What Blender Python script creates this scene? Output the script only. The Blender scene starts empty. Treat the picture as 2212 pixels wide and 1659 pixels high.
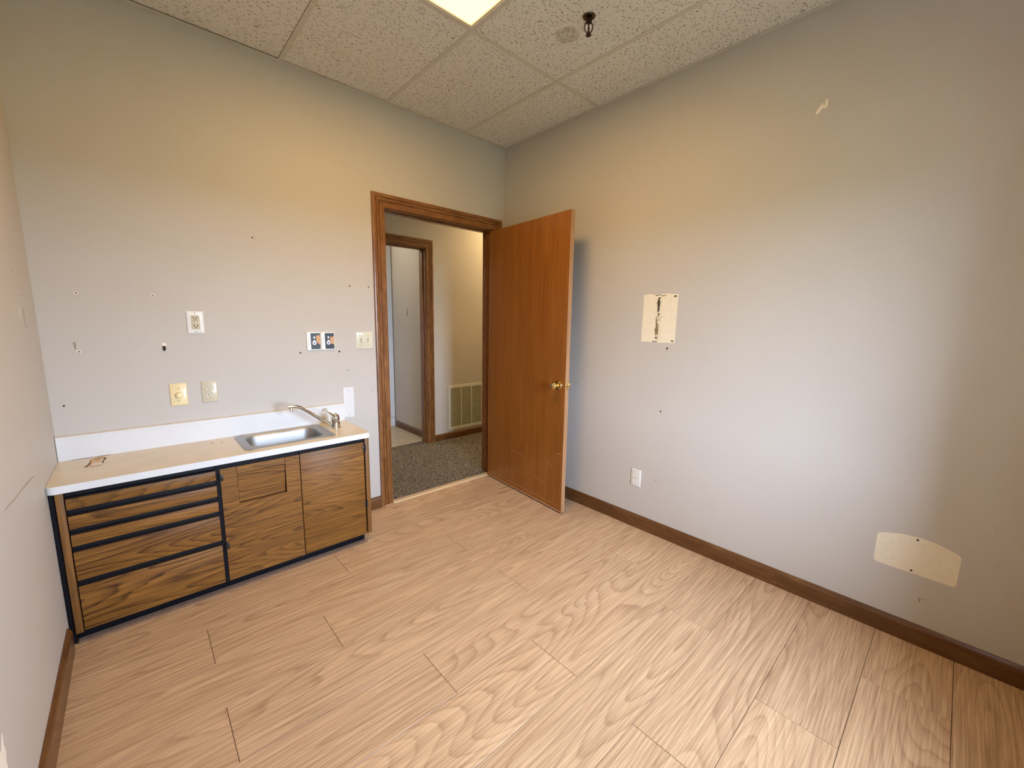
import bpy, bmesh, math, random
from mathutils import Vector, Matrix
random.seed(7)
PI = math.pi
scene = bpy.context.scene
COL = scene.collection

# ------------------------------------------------------------------ camera
CAM = Vector((-2.3411, -2.677, 1.3307))
RT = Vector((0.73855203, -0.6740145, 0.01566336))
UP = Vector((0.09030378, 0.12192032, 0.98842332))
FW = Vector((0.66812134, 0.72858759, -0.15091056))
cd = bpy.data.cameras.new('camera')
cd.sensor_fit = 'HORIZONTAL'
cd.sensor_width = 36.0
cd.lens = 36.0 * 889.18 / 2212.0
cd.clip_start = 0.02
cam = bpy.data.objects.new('camera', cd)
COL.objects.link(cam)
m = Matrix((RT, UP, -FW)).transposed().to_4x4()
m.translation = CAM
cam.matrix_world = m
scene.camera = cam

# ------------------------------------------------------------------ sky, daylight, exposure
SKY = 69.0
world = bpy.data.worlds.new('sky')
scene.world = world
world.use_nodes = True
wb = world.node_tree.nodes['Background']
wb.inputs[0].default_value = (0.62, 0.765, 1.0, 1)
wb.inputs[1].default_value = SKY
scene.view_settings.view_transform = 'Standard'
scene.view_settings.look = 'None'
scene.view_settings.exposure = 0.0
scene.view_settings.gamma = 1.0
scene.view_settings.use_curve_mapping = False

scene.cycles.max_bounces = 5
scene.cycles.glossy_bounces = 3
scene.cycles.transmission_bounces = 2
scene.cycles.transparent_max_bounces = 4

# window opening in the wall behind the photographer
YB = -3.06          # inner face of that wall
WT = 0.28           # its thickness
WX0, WX1, WZ0, WZ1 = -1.52, -0.86, 0.68, 1.93
pd = bpy.data.lights.new('window_portal', 'AREA')
pd.shape = 'RECTANGLE'
pd.size = WX1 - WX0
pd.size_y = WZ1 - WZ0
pd.cycles.is_portal = True
po = bpy.data.objects.new('window_portal', pd)
po.location = ((WX0 + WX1) / 2, YB - WT + 0.005, (WZ0 + WZ1) / 2)
po.rotation_euler = (PI / 2, 0, 0)      # shines towards +y
COL.objects.link(po)

# ceiling lamp values
LAMP_COL = (1.0, 0.59, 0.19)
LAMP_W = 25.0
LAMP_SPREAD = 180
LENS = (1.25, 1.10, 0.62)
HALL_W = 25.0

# ------------------------------------------------------------------ helpers
def link(o, parent=None):
    COL.objects.link(o)
    if parent is not None:
        o.parent = parent
        pm = Matrix.Identity(4)
        p = parent
        while p is not None:
            pm = p.matrix_basis @ pm if p.parent is None else p.matrix_parent_inverse @ p.matrix_basis @ pm
            p = p.parent
        o.matrix_parent_inverse = pm.inverted()
    return o

def tag(o, label=None, cat=None, group=None, kind=None):
    if label: o['label'] = label
    if cat: o['category'] = cat
    if group: o['group'] = group
    if kind: o['kind'] = kind
    return o

def empty(name, loc, label, cat, group=None, kind=None):
    o = bpy.data.objects.new(name, None)
    o.empty_display_size = 0.05
    o.location = loc
    COL.objects.link(o)
    return tag(o, label, cat, group, kind)

def obj(name, bm, mat, parent=None, smooth=False, label=None):
    me = bpy.data.meshes.new(name)
    bmesh.ops.recalc_face_normals(bm, faces=bm.faces[:])
    if smooth:
        for f in bm.faces: f.smooth = True
    bm.to_mesh(me)
    bm.free()
    me.materials.append(mat)
    if smooth:
        try: me.set_sharp_from_angle(angle=math.radians(35))
        except Exception: pass
    o = bpy.data.objects.new(name, me)
    link(o, parent)
    if label: o['label'] = label
    return o

def BM(): return bmesh.new()

def box(bm, x0, x1, y0, y1, z0, z1, bev=0.0, seg=2):
    x0, x1 = min(x0, x1), max(x0, x1); y0, y1 = min(y0, y1), max(y0, y1); z0, z1 = min(z0, z1), max(z0, z1)
    v = [bm.verts.new(p) for p in ((x0,y0,z0),(x1,y0,z0),(x1,y1,z0),(x0,y1,z0),(x0,y0,z1),(x1,y0,z1),(x1,y1,z1),(x0,y1,z1))]
    fs = [bm.faces.new([v[i] for i in q]) for q in ((0,3,2,1),(4,5,6,7),(0,1,5,4),(1,2,6,5),(2,3,7,6),(3,0,4,7))]
    if bev > 0:
        es = list({e for f in fs for e in f.edges})
        bmesh.ops.bevel(bm, geom=es, offset=bev, segments=seg, profile=0.5, affect='EDGES')
    return bm

def bxo(name, x0, x1, y0, y1, z0, z1, mat, parent=None, bev=0.0, label=None, smooth=False):
    return obj(name, box(BM(), x0, x1, y0, y1, z0, z1, bev), mat, parent, smooth or bev > 0, label)

def prism(bm, pts, axis, a, b):
    """polygon pts (2-D) extruded along axis from a to b. axis y: pts=(x,z); x: pts=(y,z); z: pts=(x,y)"""
    def P(p, t):
        return {'x': (t, p[0], p[1]), 'y': (p[0], t, p[1]), 'z': (p[0], p[1], t)}[axis]
    A = [bm.verts.new(P(p, a)) for p in pts]
    B = [bm.verts.new(P(p, b)) for p in pts]
    n = len(pts)
    bm.faces.new(A); bm.faces.new(B[::-1])
    for i in range(n):
        bm.faces.new((A[i], B[i], B[(i+1) % n], A[(i+1) % n]))
    return bm

def rrect(x0, x1, y0, y1, r, n=6):
    r = min(r, abs(x1-x0)/2-1e-6, abs(y1-y0)/2-1e-6)
    out = []
    for cx, cy, a0 in ((x1-r, y1-r, 0), (x0+r, y1-r, PI/2), (x0+r, y0+r, PI), (x1-r, y0+r, 1.5*PI)):
        for i in range(n+1):
            a = a0 + i*PI/2/n
            out.append((cx + r*math.cos(a), cy + r*math.sin(a)))
    return out

def circ(cx, cy, r, n=20, ry=None):
    ry = ry or r
    return [(cx + r*math.cos(2*PI*i/n), cy + ry*math.sin(2*PI*i/n)) for i in range(n)]

def loft(bm, loops, cap0=False, cap1=False):
    L = [[bm.verts.new(p) for p in lp] for lp in loops]
    n = len(L[0])
    for a, b in zip(L, L[1:]):
        for i in range(n):
            bm.faces.new((a[i], a[(i+1) % n], b[(i+1) % n], b[i]))
    if cap0: bm.faces.new(L[0][::-1])
    if cap1: bm.faces.new(L[-1])
    return bm

def lathe(bm, prof, origin, axis=Vector((0,0,1)), n=28, cap=True):
    """prof: (radius, height along axis)"""
    axis = Vector(axis).normalized()
    u = axis.orthogonal().normalized(); v = axis.cross(u)
    o = Vector(origin)
    loops = [[o + axis*h + (u*math.cos(2*PI*i/n) + v*math.sin(2*PI*i/n))*max(r, 1e-5) for i in range(n)] for r, h in prof]
    return loft(bm, loops, cap, cap)

def tube(bm, pts, rad, n=12, cap=True, flat=1.0):
    pts = [Vector(p) for p in pts]
    loops = []
    ref = Vector((0, 0, 1))
    for i, p in enumerate(pts):
        t = (pts[min(i+1, len(pts)-1)] - pts[max(i-1, 0)]).normalized()
        s = t.cross(ref)
        if s.length < 1e-3: s = t.cross(Vector((0, 1, 0)))
        s.normalize(); w = s.cross(t)
        r = rad[i] if isinstance(rad, (list, tuple)) else rad
        loops.append([p + (s*math.cos(2*PI*k/n) + w*math.sin(2*PI*k/n)*flat)*r for k in range(n)])
    return loft(bm, loops, cap, cap)

def smoothpath(pts, k=6):
    P = [Vector(p) for p in pts]; out = []
    for i in range(len(P)-1):
        p0, p1, p2, p3 = P[max(i-1,0)], P[i], P[i+1], P[min(i+2,len(P)-1)]
        for j in range(k):
            t = j/k
            out.append(0.5*((2*p1)+(-p0+p2)*t+(2*p0-5*p1+4*p2-p3)*t*t+(-p0+3*p1-3*p2+p3)*t**3))
    out.append(P[-1])
    return out

# ------------------------------------------------------------------ materials
def srgb(r, g, b):
    f = lambda c: (c/255/12.92) if c/255 <= 0.04045 else ((c/255+0.055)/1.055)**2.4
    return (f(r), f(g), f(b), 1)

class NT:
    def __init__(s, name):
        s.m = bpy.data.materials.new(name); s.m.use_nodes = True
        s.t = s.m.node_tree; s.n = s.t.nodes; s.p = s.n['Principled BSDF']
        s.tc = s.n.new('ShaderNodeTexCoord')
    def L(s, a, b): s.t.links.new(a, b)
    def math(s, op, a, b=None, c=None, clamp=False):
        nd = s.n.new('ShaderNodeMath'); nd.operation = op; nd.use_clamp = clamp
        for i, v in enumerate((a, b, c)):
            if v is None: continue
            if hasattr(v, 'links'): s.L(v, nd.inputs[i])
            else: nd.inputs[i].default_value = v
        return nd.outputs[0]
    def vmath(s, op, a, b):
        nd = s.n.new('ShaderNodeVectorMath'); nd.operation = op
        for i, v in enumerate((a, b)):
            if hasattr(v, 'links'): s.L(v, nd.inputs[i])
            else: nd.inputs[i].default_value = v
        return nd.outputs['Value'] if op in ('DISTANCE', 'LENGTH', 'DOT_PRODUCT') else nd.outputs[0]
    def mapping(s, vec, scale=(1,1,1), loc=(0,0,0), rot=(0,0,0)):
        nd = s.n.new('ShaderNodeMapping')
        nd.inputs['Scale'].default_value = scale; nd.inputs['Location'].default_value = loc; nd.inputs['Rotation'].default_value = rot
        s.L(vec, nd.inputs[0]); return nd.outputs[0]
    def noise(s, vec, scale=5, detail=2, rough=0.5, dist=0.0, out=0):
        nd = s.n.new('ShaderNodeTexNoise')
        nd.inputs['Scale'].default_value = scale; nd.inputs['Detail'].default_value = detail
        nd.inputs['Roughness'].default_value = rough; nd.inputs['Distortion'].default_value = dist
        s.L(vec, nd.inputs['Vector']); return nd.outputs[out]
    def voronoi(s, vec, scale=5, out=0):
        nd = s.n.new('ShaderNodeTexVoronoi'); nd.inputs['Scale'].default_value = scale
        s.L(vec, nd.inputs['Vector']); return nd.outputs[out]
    def ramp(s, fac, stops, interp='LINEAR'):
        nd = s.n.new('ShaderNodeValToRGB'); cr = nd.color_ramp; cr.interpolation = interp
        while len(cr.elements) < len(stops): cr.elements.new(0.5)
        for e, (p, c) in zip(cr.elements, stops):
            e.position = p; e.color = c if hasattr(c, '__len__') else (c, c, c, 1)
        s.L(fac, nd.inputs[0]); return nd.outputs[0]
    def mix(s, fac, a, b, mode='MIX'):
        nd = s.n.new('ShaderNodeMix'); nd.data_type = 'RGBA'; nd.blend_type = mode
        for i, v in ((0, fac), (6, a), (7, b)):
            if hasattr(v, 'links'): s.L(v, nd.inputs[i])
            else: nd.inputs[i].default_value = v
        return nd.outputs[2]
    def bump(s, h, strength=0.2, dist=0.001):
        nd = s.n.new('ShaderNodeBump'); nd.inputs['Strength'].default_value = strength; nd.inputs['Distance'].default_value = dist
        s.L(h, nd.inputs['Height']); s.L(nd.outputs[0], s.p.inputs['Normal'])
    def base(s, c):
        if hasattr(c, 'links'): s.L(c, s.p.inputs['Base Color'])
        else: s.p.inputs['Base Color'].default_value = c
    def set(s, rough=0.5, metal=0.0, spec=0.5, coat=0.0, coatr=0.1):
        s.p.inputs['Roughness'].default_value = rough; s.p.inputs['Metallic'].default_value = metal
        s.p.inputs['Specular IOR Level'].default_value = spec
        s.p.inputs['Coat Weight'].default_value = coat; s.p.inputs['Coat Roughness'].default_value = coatr
        return s.m

def plain(name, col, rough=0.5, metal=0.0, spec=0.5, var=0.06, scale=30, coat=0.0):
    """plain paint or plastic with a slight mottling of its own"""
    t = NT(name)
    n = t.noise(t.tc.outputs['Object'], scale, 3, 0.6)
    a = tuple(c*(1-var) for c in col[:3]) + (1,); b = tuple(min(1, c*(1+var)) for c in col[:3]) + (1,)
    t.base(t.ramp(n, [(0.3, a), (0.7, b)]))
    return t.set(rough, metal, spec, coat)

def wall_paint(name, col, stainy=True):
    t = NT(name); v = t.tc.outputs['Object']
    big = t.noise(v, 1.7, 2, 0.6)
    c = t.ramp(big, [(0.3, tuple(x*0.975 for x in col[:3])+(1,)), (0.7, tuple(min(1, x*1.015) for x in col[:3])+(1,))])
    if stainy:
        sm = t.noise(t.mapping(v, (9, 9, 3)), 1.0, 3, 0.75)
        mask = t.ramp(sm, [(0.66, 0.0), (0.78, 0.35)])
        c = t.mix(mask, c, tuple(x*0.86 for x in col[:3])+(1,))
    fine = t.noise(v, 260, 0, 0.5)
    c = t.mix(t.ramp(fine, [(0.35, 0.10), (0.65, 0.0)]), c, tuple(x*0.75 for x in col[:3])+(1,))
    t.base(c)
    t.bump(t.noise(v, 170, 1, 0.6), 0.16, 0.002)
    return t.set(0.55, 0, 0.35)

def wood(name, axis, light, mid, dark, along=1.0, across=6.0, rings=10.0, line=0.35, fiber=0.35, rough=0.4, coat=0.0, rnd=True, bump=0.08, spec=0.4, sub=0.5, wob=0.05):
    """figured wood: growth rings as contours of a stretched noise, plus fine fibres"""
    t = NT(name); v = t.tc.outputs['Object']
    if rnd:
        oi = t.n.new('ShaderNodeObjectInfo')
        cmb = t.n.new('ShaderNodeCombineXYZ')
        for i, k in enumerate((37.0, 91.0, 53.0)):
            t.L(t.math('MULTIPLY', oi.outputs['Random'], k), cmb.inputs[i])
        v = t.vmath('ADD', v, cmb.outputs[0])
    sc = [across]*3; sc['xyz'.index(axis)] = along
    n1 = t.noise(t.mapping(v, sc), 1.0, 0.0, 0.5, 0.0)
    sw = [across*7]*3; sw['xyz'.index(axis)] = along*5
    n2 = t.noise(t.mapping(v, sw), 1.0, 2.0, 0.5, 0.0)
    n1 = t.math('MULTIPLY_ADD', n2, wob, n1)
    saw = t.math('FRACT', t.math('MULTIPLY', n1, rings))
    ring = t.ramp(saw, [(0.0, 0.0), (0.35, 0.08), (0.70, 0.42), (0.90, 1.0), (1.0, 0.05)])
    sf = [170.0]*3; sf['xyz'.index(axis)] = 4.0
    nf = t.noise(t.mapping(v, sf), 1.0, 3, 0.65)
    sm = [30.0]*3; sm['xyz'.index(axis)] = 1.3
    nm = t.noise(t.mapping(v, sm), 1.0, 3, 0.6)
    sb = [4.0]*3; sb['xyz'.index(axis)] = 1.0
    nb = t.noise(t.mapping(v, sb, (7.7, 3.3, 1.1)), 1.0, 2, 0.5)
    c = t.mix(t.ramp(nm, [(0.25, 0.0), (0.75, 1.0)]), mid, light)
    lm = t.math('MULTIPLY', ring, line)
    lm = t.math('MULTIPLY', lm, t.ramp(nf, [(0.3, 1.25), (0.7, 0.6)]))
    lm = t.math('MULTIPLY', lm, t.ramp(nb, [(0.3, 0.45), (0.65, 1.15)]), None, True)
    c = t.mix(lm, c, dark)
    c = t.mix(t.math('MULTIPLY', t.ramp(nf, [(0.40, 1.0), (0.62, 0.0)]), fiber), c, dark)
    if rnd:
        hv = t.n.new('ShaderNodeHueSaturation')
        t.L(t.math('MULTIPLY_ADD', oi.outputs['Random'], 0.10, 0.95), hv.inputs['Value'])
        t.L(c, hv.inputs['Color']); c = hv.outputs[0]
    t.base(c)
    if bump: t.bump(nf, bump, 0.001)
    return t.set(rough, 0, spec, coat, 0.15)

def trim_wood(name, axis, k=1.0):
    """stained mottled trim"""
    t = NT(name); v = t.tc.outputs['Object']
    s1 = [26.0]*3; s1['xyz'.index(axis)] = 5.0
    n1 = t.noise(t.mapping(v, s1), 1.0, 5, 0.7, 0.5)
    s2 = [170.0]*3; s2['xyz'.index(axis)] = 14.0
    n2 = t.noise(t.mapping(v, s2), 1.0, 3, 0.6)
    c = t.ramp(n1, [(0.25, (0.130*k, 0.047*k, 0.010*k, 1)), (0.5, (0.245*k, 0.102*k, 0.026*k, 1)), (0.75, (0.36*k, 0.170*k, 0.052*k, 1))])
    c = t.mix(t.ramp(n2, [(0.40, 0.55), (0.58, 0.0)]), c, (0.085, 0.026, 0.007, 1))
    # worn pale scratches
    s3 = [60.0]*3; s3['xyz'.index(axis)] = 6.0
    n3 = t.noise(t.mapping(v, s3, (3.1, 1.7, 5.3)), 1.0, 4, 0.8)
    c = t.mix(t.ramp(n3, [(0.70, 0.0), (0.76, 0.45)]), c, (0.42*k, 0.24*k, 0.12*k, 1))
    t.base(c); t.bump(n2, 0.06, 0.001)
    return t.set(0.34, 0, 0.45, 0.25, 0.2)

def tile_mat(name, stain=None):
    t = NT(name); v = t.tc.outputs['Object']
    warp = t.noise(v, 22, 2, 0.5, 0, 1)
    vw = t.vmath('ADD', v, t.vmath('SCALE', t.vmath('SUBTRACT', warp, (0.5, 0.5, 0.5)), (1, 1, 1)))
    nd = vw.node; nd2 = nd.inputs[1].links[0].from_node; nd2.inputs['Scale'].default_value = 0.035
    f = None
    for k, (sx, sy, rot, thr, keep) in enumerate(((28, 88, 0.35, 0.17, 0.55), (32, 92, -0.35, 0.15, 0.66), (95, 115, 0.9, 0.13, 0.6), (26, 76, 0.05, 0.15, 0.62))):
        mp = t.mapping(vw, (sx, sy, 0.0), (k*3.7, k*5.1, 0), (0, 0, rot))
        vd = t.n.new('ShaderNodeTexVoronoi'); vd.voronoi_dimensions = '2D'; vd.inputs['Scale'].default_value = 1.0
        t.L(mp, vd.inputs['Vector'])
        sep = t.n.new('ShaderNodeSeparateColor'); t.L(vd.outputs['Color'], sep.inputs[0])
        hit = t.math('MULTIPLY', t.math('LESS_THAN', vd.outputs['Distance'], thr), t.math('GREATER_THAN', sep.outputs[0], keep))
        f = hit if f is None else t.math('MAXIMUM', f, hit)
    gr = t.noise(v, 330, 3, 0.6)
    c = t.ramp(gr, [(0.3, (0.66, 0.62, 0.55, 1)), (0.7, (0.82, 0.785, 0.72, 1))])
    if stain:
        d = t.vmath('DISTANCE', v, stain)
        d = t.math('ADD', d, t.math('MULTIPLY', t.noise(v, 60, 3, 0.6), 0.03))
        ms = t.ramp(d, [(0.02, 0.30), (0.062, 0.62), (0.078, 0.0)])
        ms = t.math('MULTIPLY', ms, t.ramp(t.noise(v, 130, 2, 0.5), [(0.4, 0.2), (0.62, 1.0)]))
        c = t.mix(ms, c, (0.16, 0.10, 0.055, 1))
    c = t.mix(t.math('MULTIPLY', f, 0.7), c, (0.20, 0.15, 0.095, 1))  # fissures darkened in the colour for the shade of their depth
    t.base(c)
    h = t.math('SUBTRACT', t.math('MULTIPLY', gr, 0.3), f)
    t.bump(h, 0.5, 0.002)
    return t.set(0.9, 0, 0.15)

M = {}
WALL = (0.540, 0.503, 0.455, 1)
M['wall'] = wall_paint('painted_wall', WALL)
M['wall_hall'] = wall_paint('painted_hall_wall', (0.54, 0.50, 0.44, 1), False)
M['oak'] = wood('oak_floor_plank', 'x', (0.67, 0.465, 0.285, 1), (0.56, 0.368, 0.214, 1), (0.22, 0.115, 0.056, 1), along=0.72, across=6.0, rings=20, line=0.48, sub=0.0, wob=0.018, fiber=0.42, rough=0.42, spec=0.35, bump=0.05)
M['subfloor'] = plain('floor_base', (0.10, 0.06, 0.035, 1), 0.9)
M['laminate'] = wood('walnut_laminate', 'x', (0.32, 0.146, 0.031, 1), (0.23, 0.098, 0.018, 1), (0.036, 0.012, 0.003, 1), along=1.10, across=8.5, rings=20, line=0.82, fiber=0.42, rough=0.45, spec=0.3, bump=0.03, sub=0.0, wob=0.04)
M['laminate_v'] = wood('walnut_laminate_upright', 'z', (0.27, 0.125, 0.032, 1), (0.20, 0.09, 0.02, 1), (0.07, 0.03, 0.01, 1), along=1.5, across=16, rings=7, line=0.4, fiber=0.5, rough=0.45, spec=0.35, bump=0.03)
M['door'] = wood('stained_birch_door', 'z', (0.35, 0.132, 0.021, 1), (0.25, 0.084, 0.011, 1), (0.11, 0.030, 0.004, 1), along=0.5, across=7, rings=3, line=0.16, fiber=0.28, rough=0.30, coat=0.35, bump=0.03, rnd=False)
M['door_edge'] = wood('bare_door_edge', 'z', (0.50, 0.29, 0.15, 1), (0.42, 0.22, 0.10, 1), (0.25, 0.11, 0.04, 1), along=1, across=40, rings=4, line=0.3, fiber=0.4, rough=0.5, rnd=False)
for ax in 'xyz': M['trim_'+ax] = trim_wood('stained_trim_'+ax, ax)
for ax in 'xy': M['base_'+ax] = trim_wood('dark_stained_baseboard_'+ax, ax, 0.52)
M['black'] = plain('black_laminate', (0.004, 0.0043, 0.007, 1), 0.45, 0, 0.18, 0.25, 20)
M['hinge'] = plain('black_hinge', (0.008, 0.008, 0.010, 1), 0.4)
M['cream'] = plain('cream_laminate', (0.66, 0.575, 0.435, 1), 0.32, 0, 0.45, 0.05, 9)
M['white_lam'] = plain('white_laminate', (0.68, 0.685, 0.68, 1), 0.35, 0, 0.45, 0.03, 6)
M['splash_top'] = plain('cream_laminate_top_edge', (0.74, 0.68, 0.58, 1), 0.4, 0, 0.4, 0.08, 30)
M['almond'] = plain('almond_plastic', (0.80, 0.66, 0.38, 1), 0.32, 0, 0.5, 0.02)
M['ivory'] = plain('ivory_plastic', (0.58, 0.52, 0.39, 1), 0.30, 0, 0.5, 0.03)
M['ivory2'] = plain('ivory_device_plastic', (0.64, 0.58, 0.42, 1), 0.35, 0, 0.5, 0.02)
M['tan'] = plain('tan_device_plastic', (0.50, 0.40, 0.23, 1), 0.38, 0, 0.5, 0.04)
M['bone'] = plain('bone_switch_plastic', (0.66, 0.65, 0.52, 1), 0.22, 0, 0.5, 0.03, 60)
M['white_pl'] = plain('white_plastic', (0.82, 0.82, 0.80, 1), 0.3, 0, 0.5, 0.02)
M['white_dev'] = plain('white_device_plastic', (0.86, 0.84, 0.79, 1), 0.3, 0, 0.5, 0.02)
M['offwhite_pl'] = plain('off_white_plastic', (0.70, 0.69, 0.63, 1), 0.32, 0, 0.5, 0.03)
M['slot'] = plain('dark_slot', (0.012, 0.010, 0.008, 1), 0.8)
M['screw'] = plain('dull_screw', (0.32, 0.29, 0.22, 1), 0.45, 0.6)
M['seam'] = plain('grey_seam', (0.25, 0.22, 0.16, 1), 0.7)
M['cream_panel'] = plain('cream_sign_plastic', (0.82, 0.80, 0.72, 1), 0.35, 0, 0.5, 0.02)
M['sign_white'] = plain('white_print', (0.86, 0.87, 0.88, 1), 0.4, 0, 0.5, 0.01)
M['sign_black'] = plain('black_print', (0.012, 0.014, 0.018, 1), 0.35, 0, 0.5, 0.1)
M['sign_orange'] = plain('orange_print', (0.60, 0.30, 0.105, 1), 0.4, 0, 0.5, 0.15, 90)
M['sign_blue'] = plain('blue_print', (0.055, 0.075, 0.19, 1), 0.4)
M['sign_grey'] = plain('grey_print', (0.27, 0.27, 0.25, 1), 0.5)
M['steel'] = None
t = NT('brushed_steel'); v = t.tc.outputs['Object']
nn = t.noise(t.mapping(v, (6, 160, 160)), 1, 3, 0.6)
t.base(t.ramp(nn, [(0.3, (0.36, 0.36, 0.355, 1)), (0.7, (0.46, 0.46, 0.455, 1))])); t.bump(nn, 0.04, 0.001)
M['steel'] = t.set(0.50, 1.0)
M['chrome'] = plain('chrome', (0.80, 0.79, 0.77, 1), 0.07, 1.0, 0.5, 0.02)
M['spout'] = plain('aged_chrome', (0.62, 0.58, 0.50, 1), 0.14, 1.0, 0.5, 0.1)
M['brass'] = plain('polished_brass', (0.80, 0.60, 0.27, 1), 0.14, 1.0, 0.5, 0.04)
M['bronze'] = plain('dark_bronze', (0.10, 0.075, 0.05, 1), 0.35, 0.9, 0.5, 0.2)
M['bronze_dark'] = plain('blackened_bronze', (0.035, 0.015, 0.012, 1), 0.45, 0.6, 0.5, 0.2)
M['rust'] = plain('rust_mark', (0.30, 0.15, 0.045, 1), 0.7, 0, 0.3, 0.4, 120)
M['rust_dark'] = plain('dark_rust_mark', (0.10, 0.045, 0.012, 1), 0.7, 0, 0.3, 0.4, 120)
M['rust_pale'] = plain('pale_rust_mark', (0.62, 0.40, 0.19, 1), 0.6, 0, 0.3, 0.15, 150)
M['patch'] = plain('bare_cream_paint', (0.80, 0.72, 0.56, 1), 0.6, 0, 0.3, 0.04, 40)
M['spackle'] = plain('white_spackle', (0.85, 0.78, 0.66, 1), 0.8, 0, 0.2, 0.05, 90)
M['dirt'] = plain('dark_glue_residue', (0.09, 0.075, 0.045, 1), 0.9, 0, 0.2, 0.4, 200)
M['dirt2'] = plain('olive_glue_residue', (0.27, 0.21, 0.10, 1), 0.9, 0, 0.2, 0.3, 200)
M['hole'] = plain('screw_hole', (0.02, 0.014, 0.010, 1), 0.9)
M['scuff'] = plain('wall_scuff', (0.33, 0.28, 0.23, 1), 0.8, 0, 0.2, 0.15, 120)
M['tile'] = tile_mat('fissured_ceiling_tile')
M['tile_stain'] = tile_mat('fissured_ceiling_tile_stained', (-0.664, -1.205, 2.699))
M['grid'] = plain('ceiling_grid_paint', (0.60, 0.55, 0.46, 1), 0.5, 0, 0.4, 0.05, 15)
M['plenum'] = plain('dark_plenum', (0.05, 0.045, 0.04, 1), 0.9)
M['lampframe'] = plain('lamp_frame_paint', (0.70, 0.64, 0.52, 1), 0.45)
t = NT('lamp_lens'); t.base((0.8, 0.78, 0.7, 1))
t.p.inputs['Emission Color'].default_value = LENS + (1,); t.p.inputs['Emission Strength'].default_value = 1.0
M['lens'] = t.set(0.4)
# carpet
t = NT('loop_carpet'); v = t.tc.outputs['Object']
c1 = t.noise(v, 125, 3, 0.7); c2 = t.noise(v, 50, 3, 0.7)
cc = t.ramp(c1, [(0.36, (0.022, 0.019, 0.015, 1)), (0.5, (0.145, 0.125, 0.098, 1)), (0.64, (0.42, 0.37, 0.295, 1))])
cc = t.mix(t.ramp(c2, [(0.35, 0.45), (0.6, 0.0)]), cc, (0.04, 0.034, 0.028, 1))
t.base(cc); t.bump(c1, 0.9, 0.004); M['carpet'] = t.set(0.95, 0, 0.1)
M['vinyl'] = plain('beige_vinyl_floor', (0.50, 0.41, 0.29, 1), 0.4, 0, 0.4, 0.08, 12)
M['thr'] = plain('beige_threshold_vinyl', (0.50, 0.36, 0.22, 1), 0.4, 0, 0.5, 0.08, 30)
M['thr_light'] = plain('pale_threshold_lip', (0.80, 0.66, 0.42, 1), 0.35, 0, 0.5, 0.05, 30)
M['cab_white'] = plain('white_cabinet_paint', (0.78, 0.80, 0.83, 1), 0.4, 0, 0.5, 0.02)
M['grille'] = plain('grille_paint', (0.66, 0.66, 0.57, 1), 0.45, 0, 0.4, 0.05)
M['grille_slat'] = plain('grille_slat_paint', (0.34, 0.33, 0.23, 1), 0.5, 0, 0.3, 0.1)
M['dark'] = plain('dark_duct_and_gap', (0.03, 0.028, 0.024, 1), 0.9)
M['win_frame'] = plain('white_window_frame', (0.75, 0.75, 0.73, 1), 0.45)
M['ground'] = plain('outdoor_grass_ground', (0.10, 0.12, 0.06, 1), 0.9, 0, 0.2, 0.3, 2)
M['strip'] = plain('old_adhesive_strip', (0.30, 0.20, 0.14, 1), 0.7, 0, 0.3, 0.15, 40)
M['worn'] = plain('worn_bare_wood', (0.46, 0.26, 0.13, 1), 0.6, 0, 0.3, 0.2, 80)
# window glass: clear, with a faint reflection
gm = bpy.data.materials.new('window_glass'); gm.use_nodes = True
gt = gm.node_tree; gt.nodes.remove(gt.nodes['Principled BSDF'])
tr = gt.nodes.new('ShaderNodeBsdfTransparent'); gl = gt.nodes.new('ShaderNodeBsdfGlossy'); mx = gt.nodes.new('ShaderNodeMixShader')
gl.inputs['Roughness'].default_value = 0.02; mx.inputs[0].default_value = 0.06
gt.links.new(tr.outputs[0], mx.inputs[1]); gt.links.new(gl.outputs[0], mx.inputs[2])
gt.links.new(mx.outputs[0], gt.nodes['Material Output'].inputs[0])
M['glass'] = gm

# ------------------------------------------------------------------ the room shell
W = 2.641           # left wall at x = -W, right wall at x = 0, door wall at y = 0
H = 2.697           # underside of the ceiling grid
HT = 2.86
def struct(o, label, cat): return tag(o, label, cat, None, 'structure')

OX0, OX1, OZ = -1.0605, -0.1175, 2.062      # rough opening of the door in the door wall
wb_ = struct(obj('wall_back', prism(BM(), [(-W-0.12, 0), (OX0, 0), (OX0, OZ), (OX1, OZ), (OX1, 0), (0.12, 0), (0.12, HT), (-W-0.12, HT)], 'y', 0.0, 0.12), M['wall']),
             'greyish painted wall with the doorway and the sink cabinet', 'wall')
wr_ = struct(bxo('wall_right', 0.0, 0.12, YB-0.30, -0.0005, -0.1, HT, M['wall']), 'greyish painted wall behind the open door with two bare patches', 'wall')
wl_ = struct(bxo('wall_left', -W-0.12, -W, YB-0.30, -0.0005, -0.1, HT, M['wall']), 'greyish painted wall at the end of the sink cabinet', 'wall')
bm = BM()
box(bm, -W, WX0, YB-WT, YB, -0.1, HT); box(bm, WX1, 0, YB-WT, YB, -0.1, HT); box(bm, WX0, WX1, YB-WT, YB, -0.1, WZ0); box(bm, WX0, WX1, YB-WT, YB, WZ1, HT)
struct(obj('wall_front', bm, M['wall']), 'painted outer wall with the window', 'wall')

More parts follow.
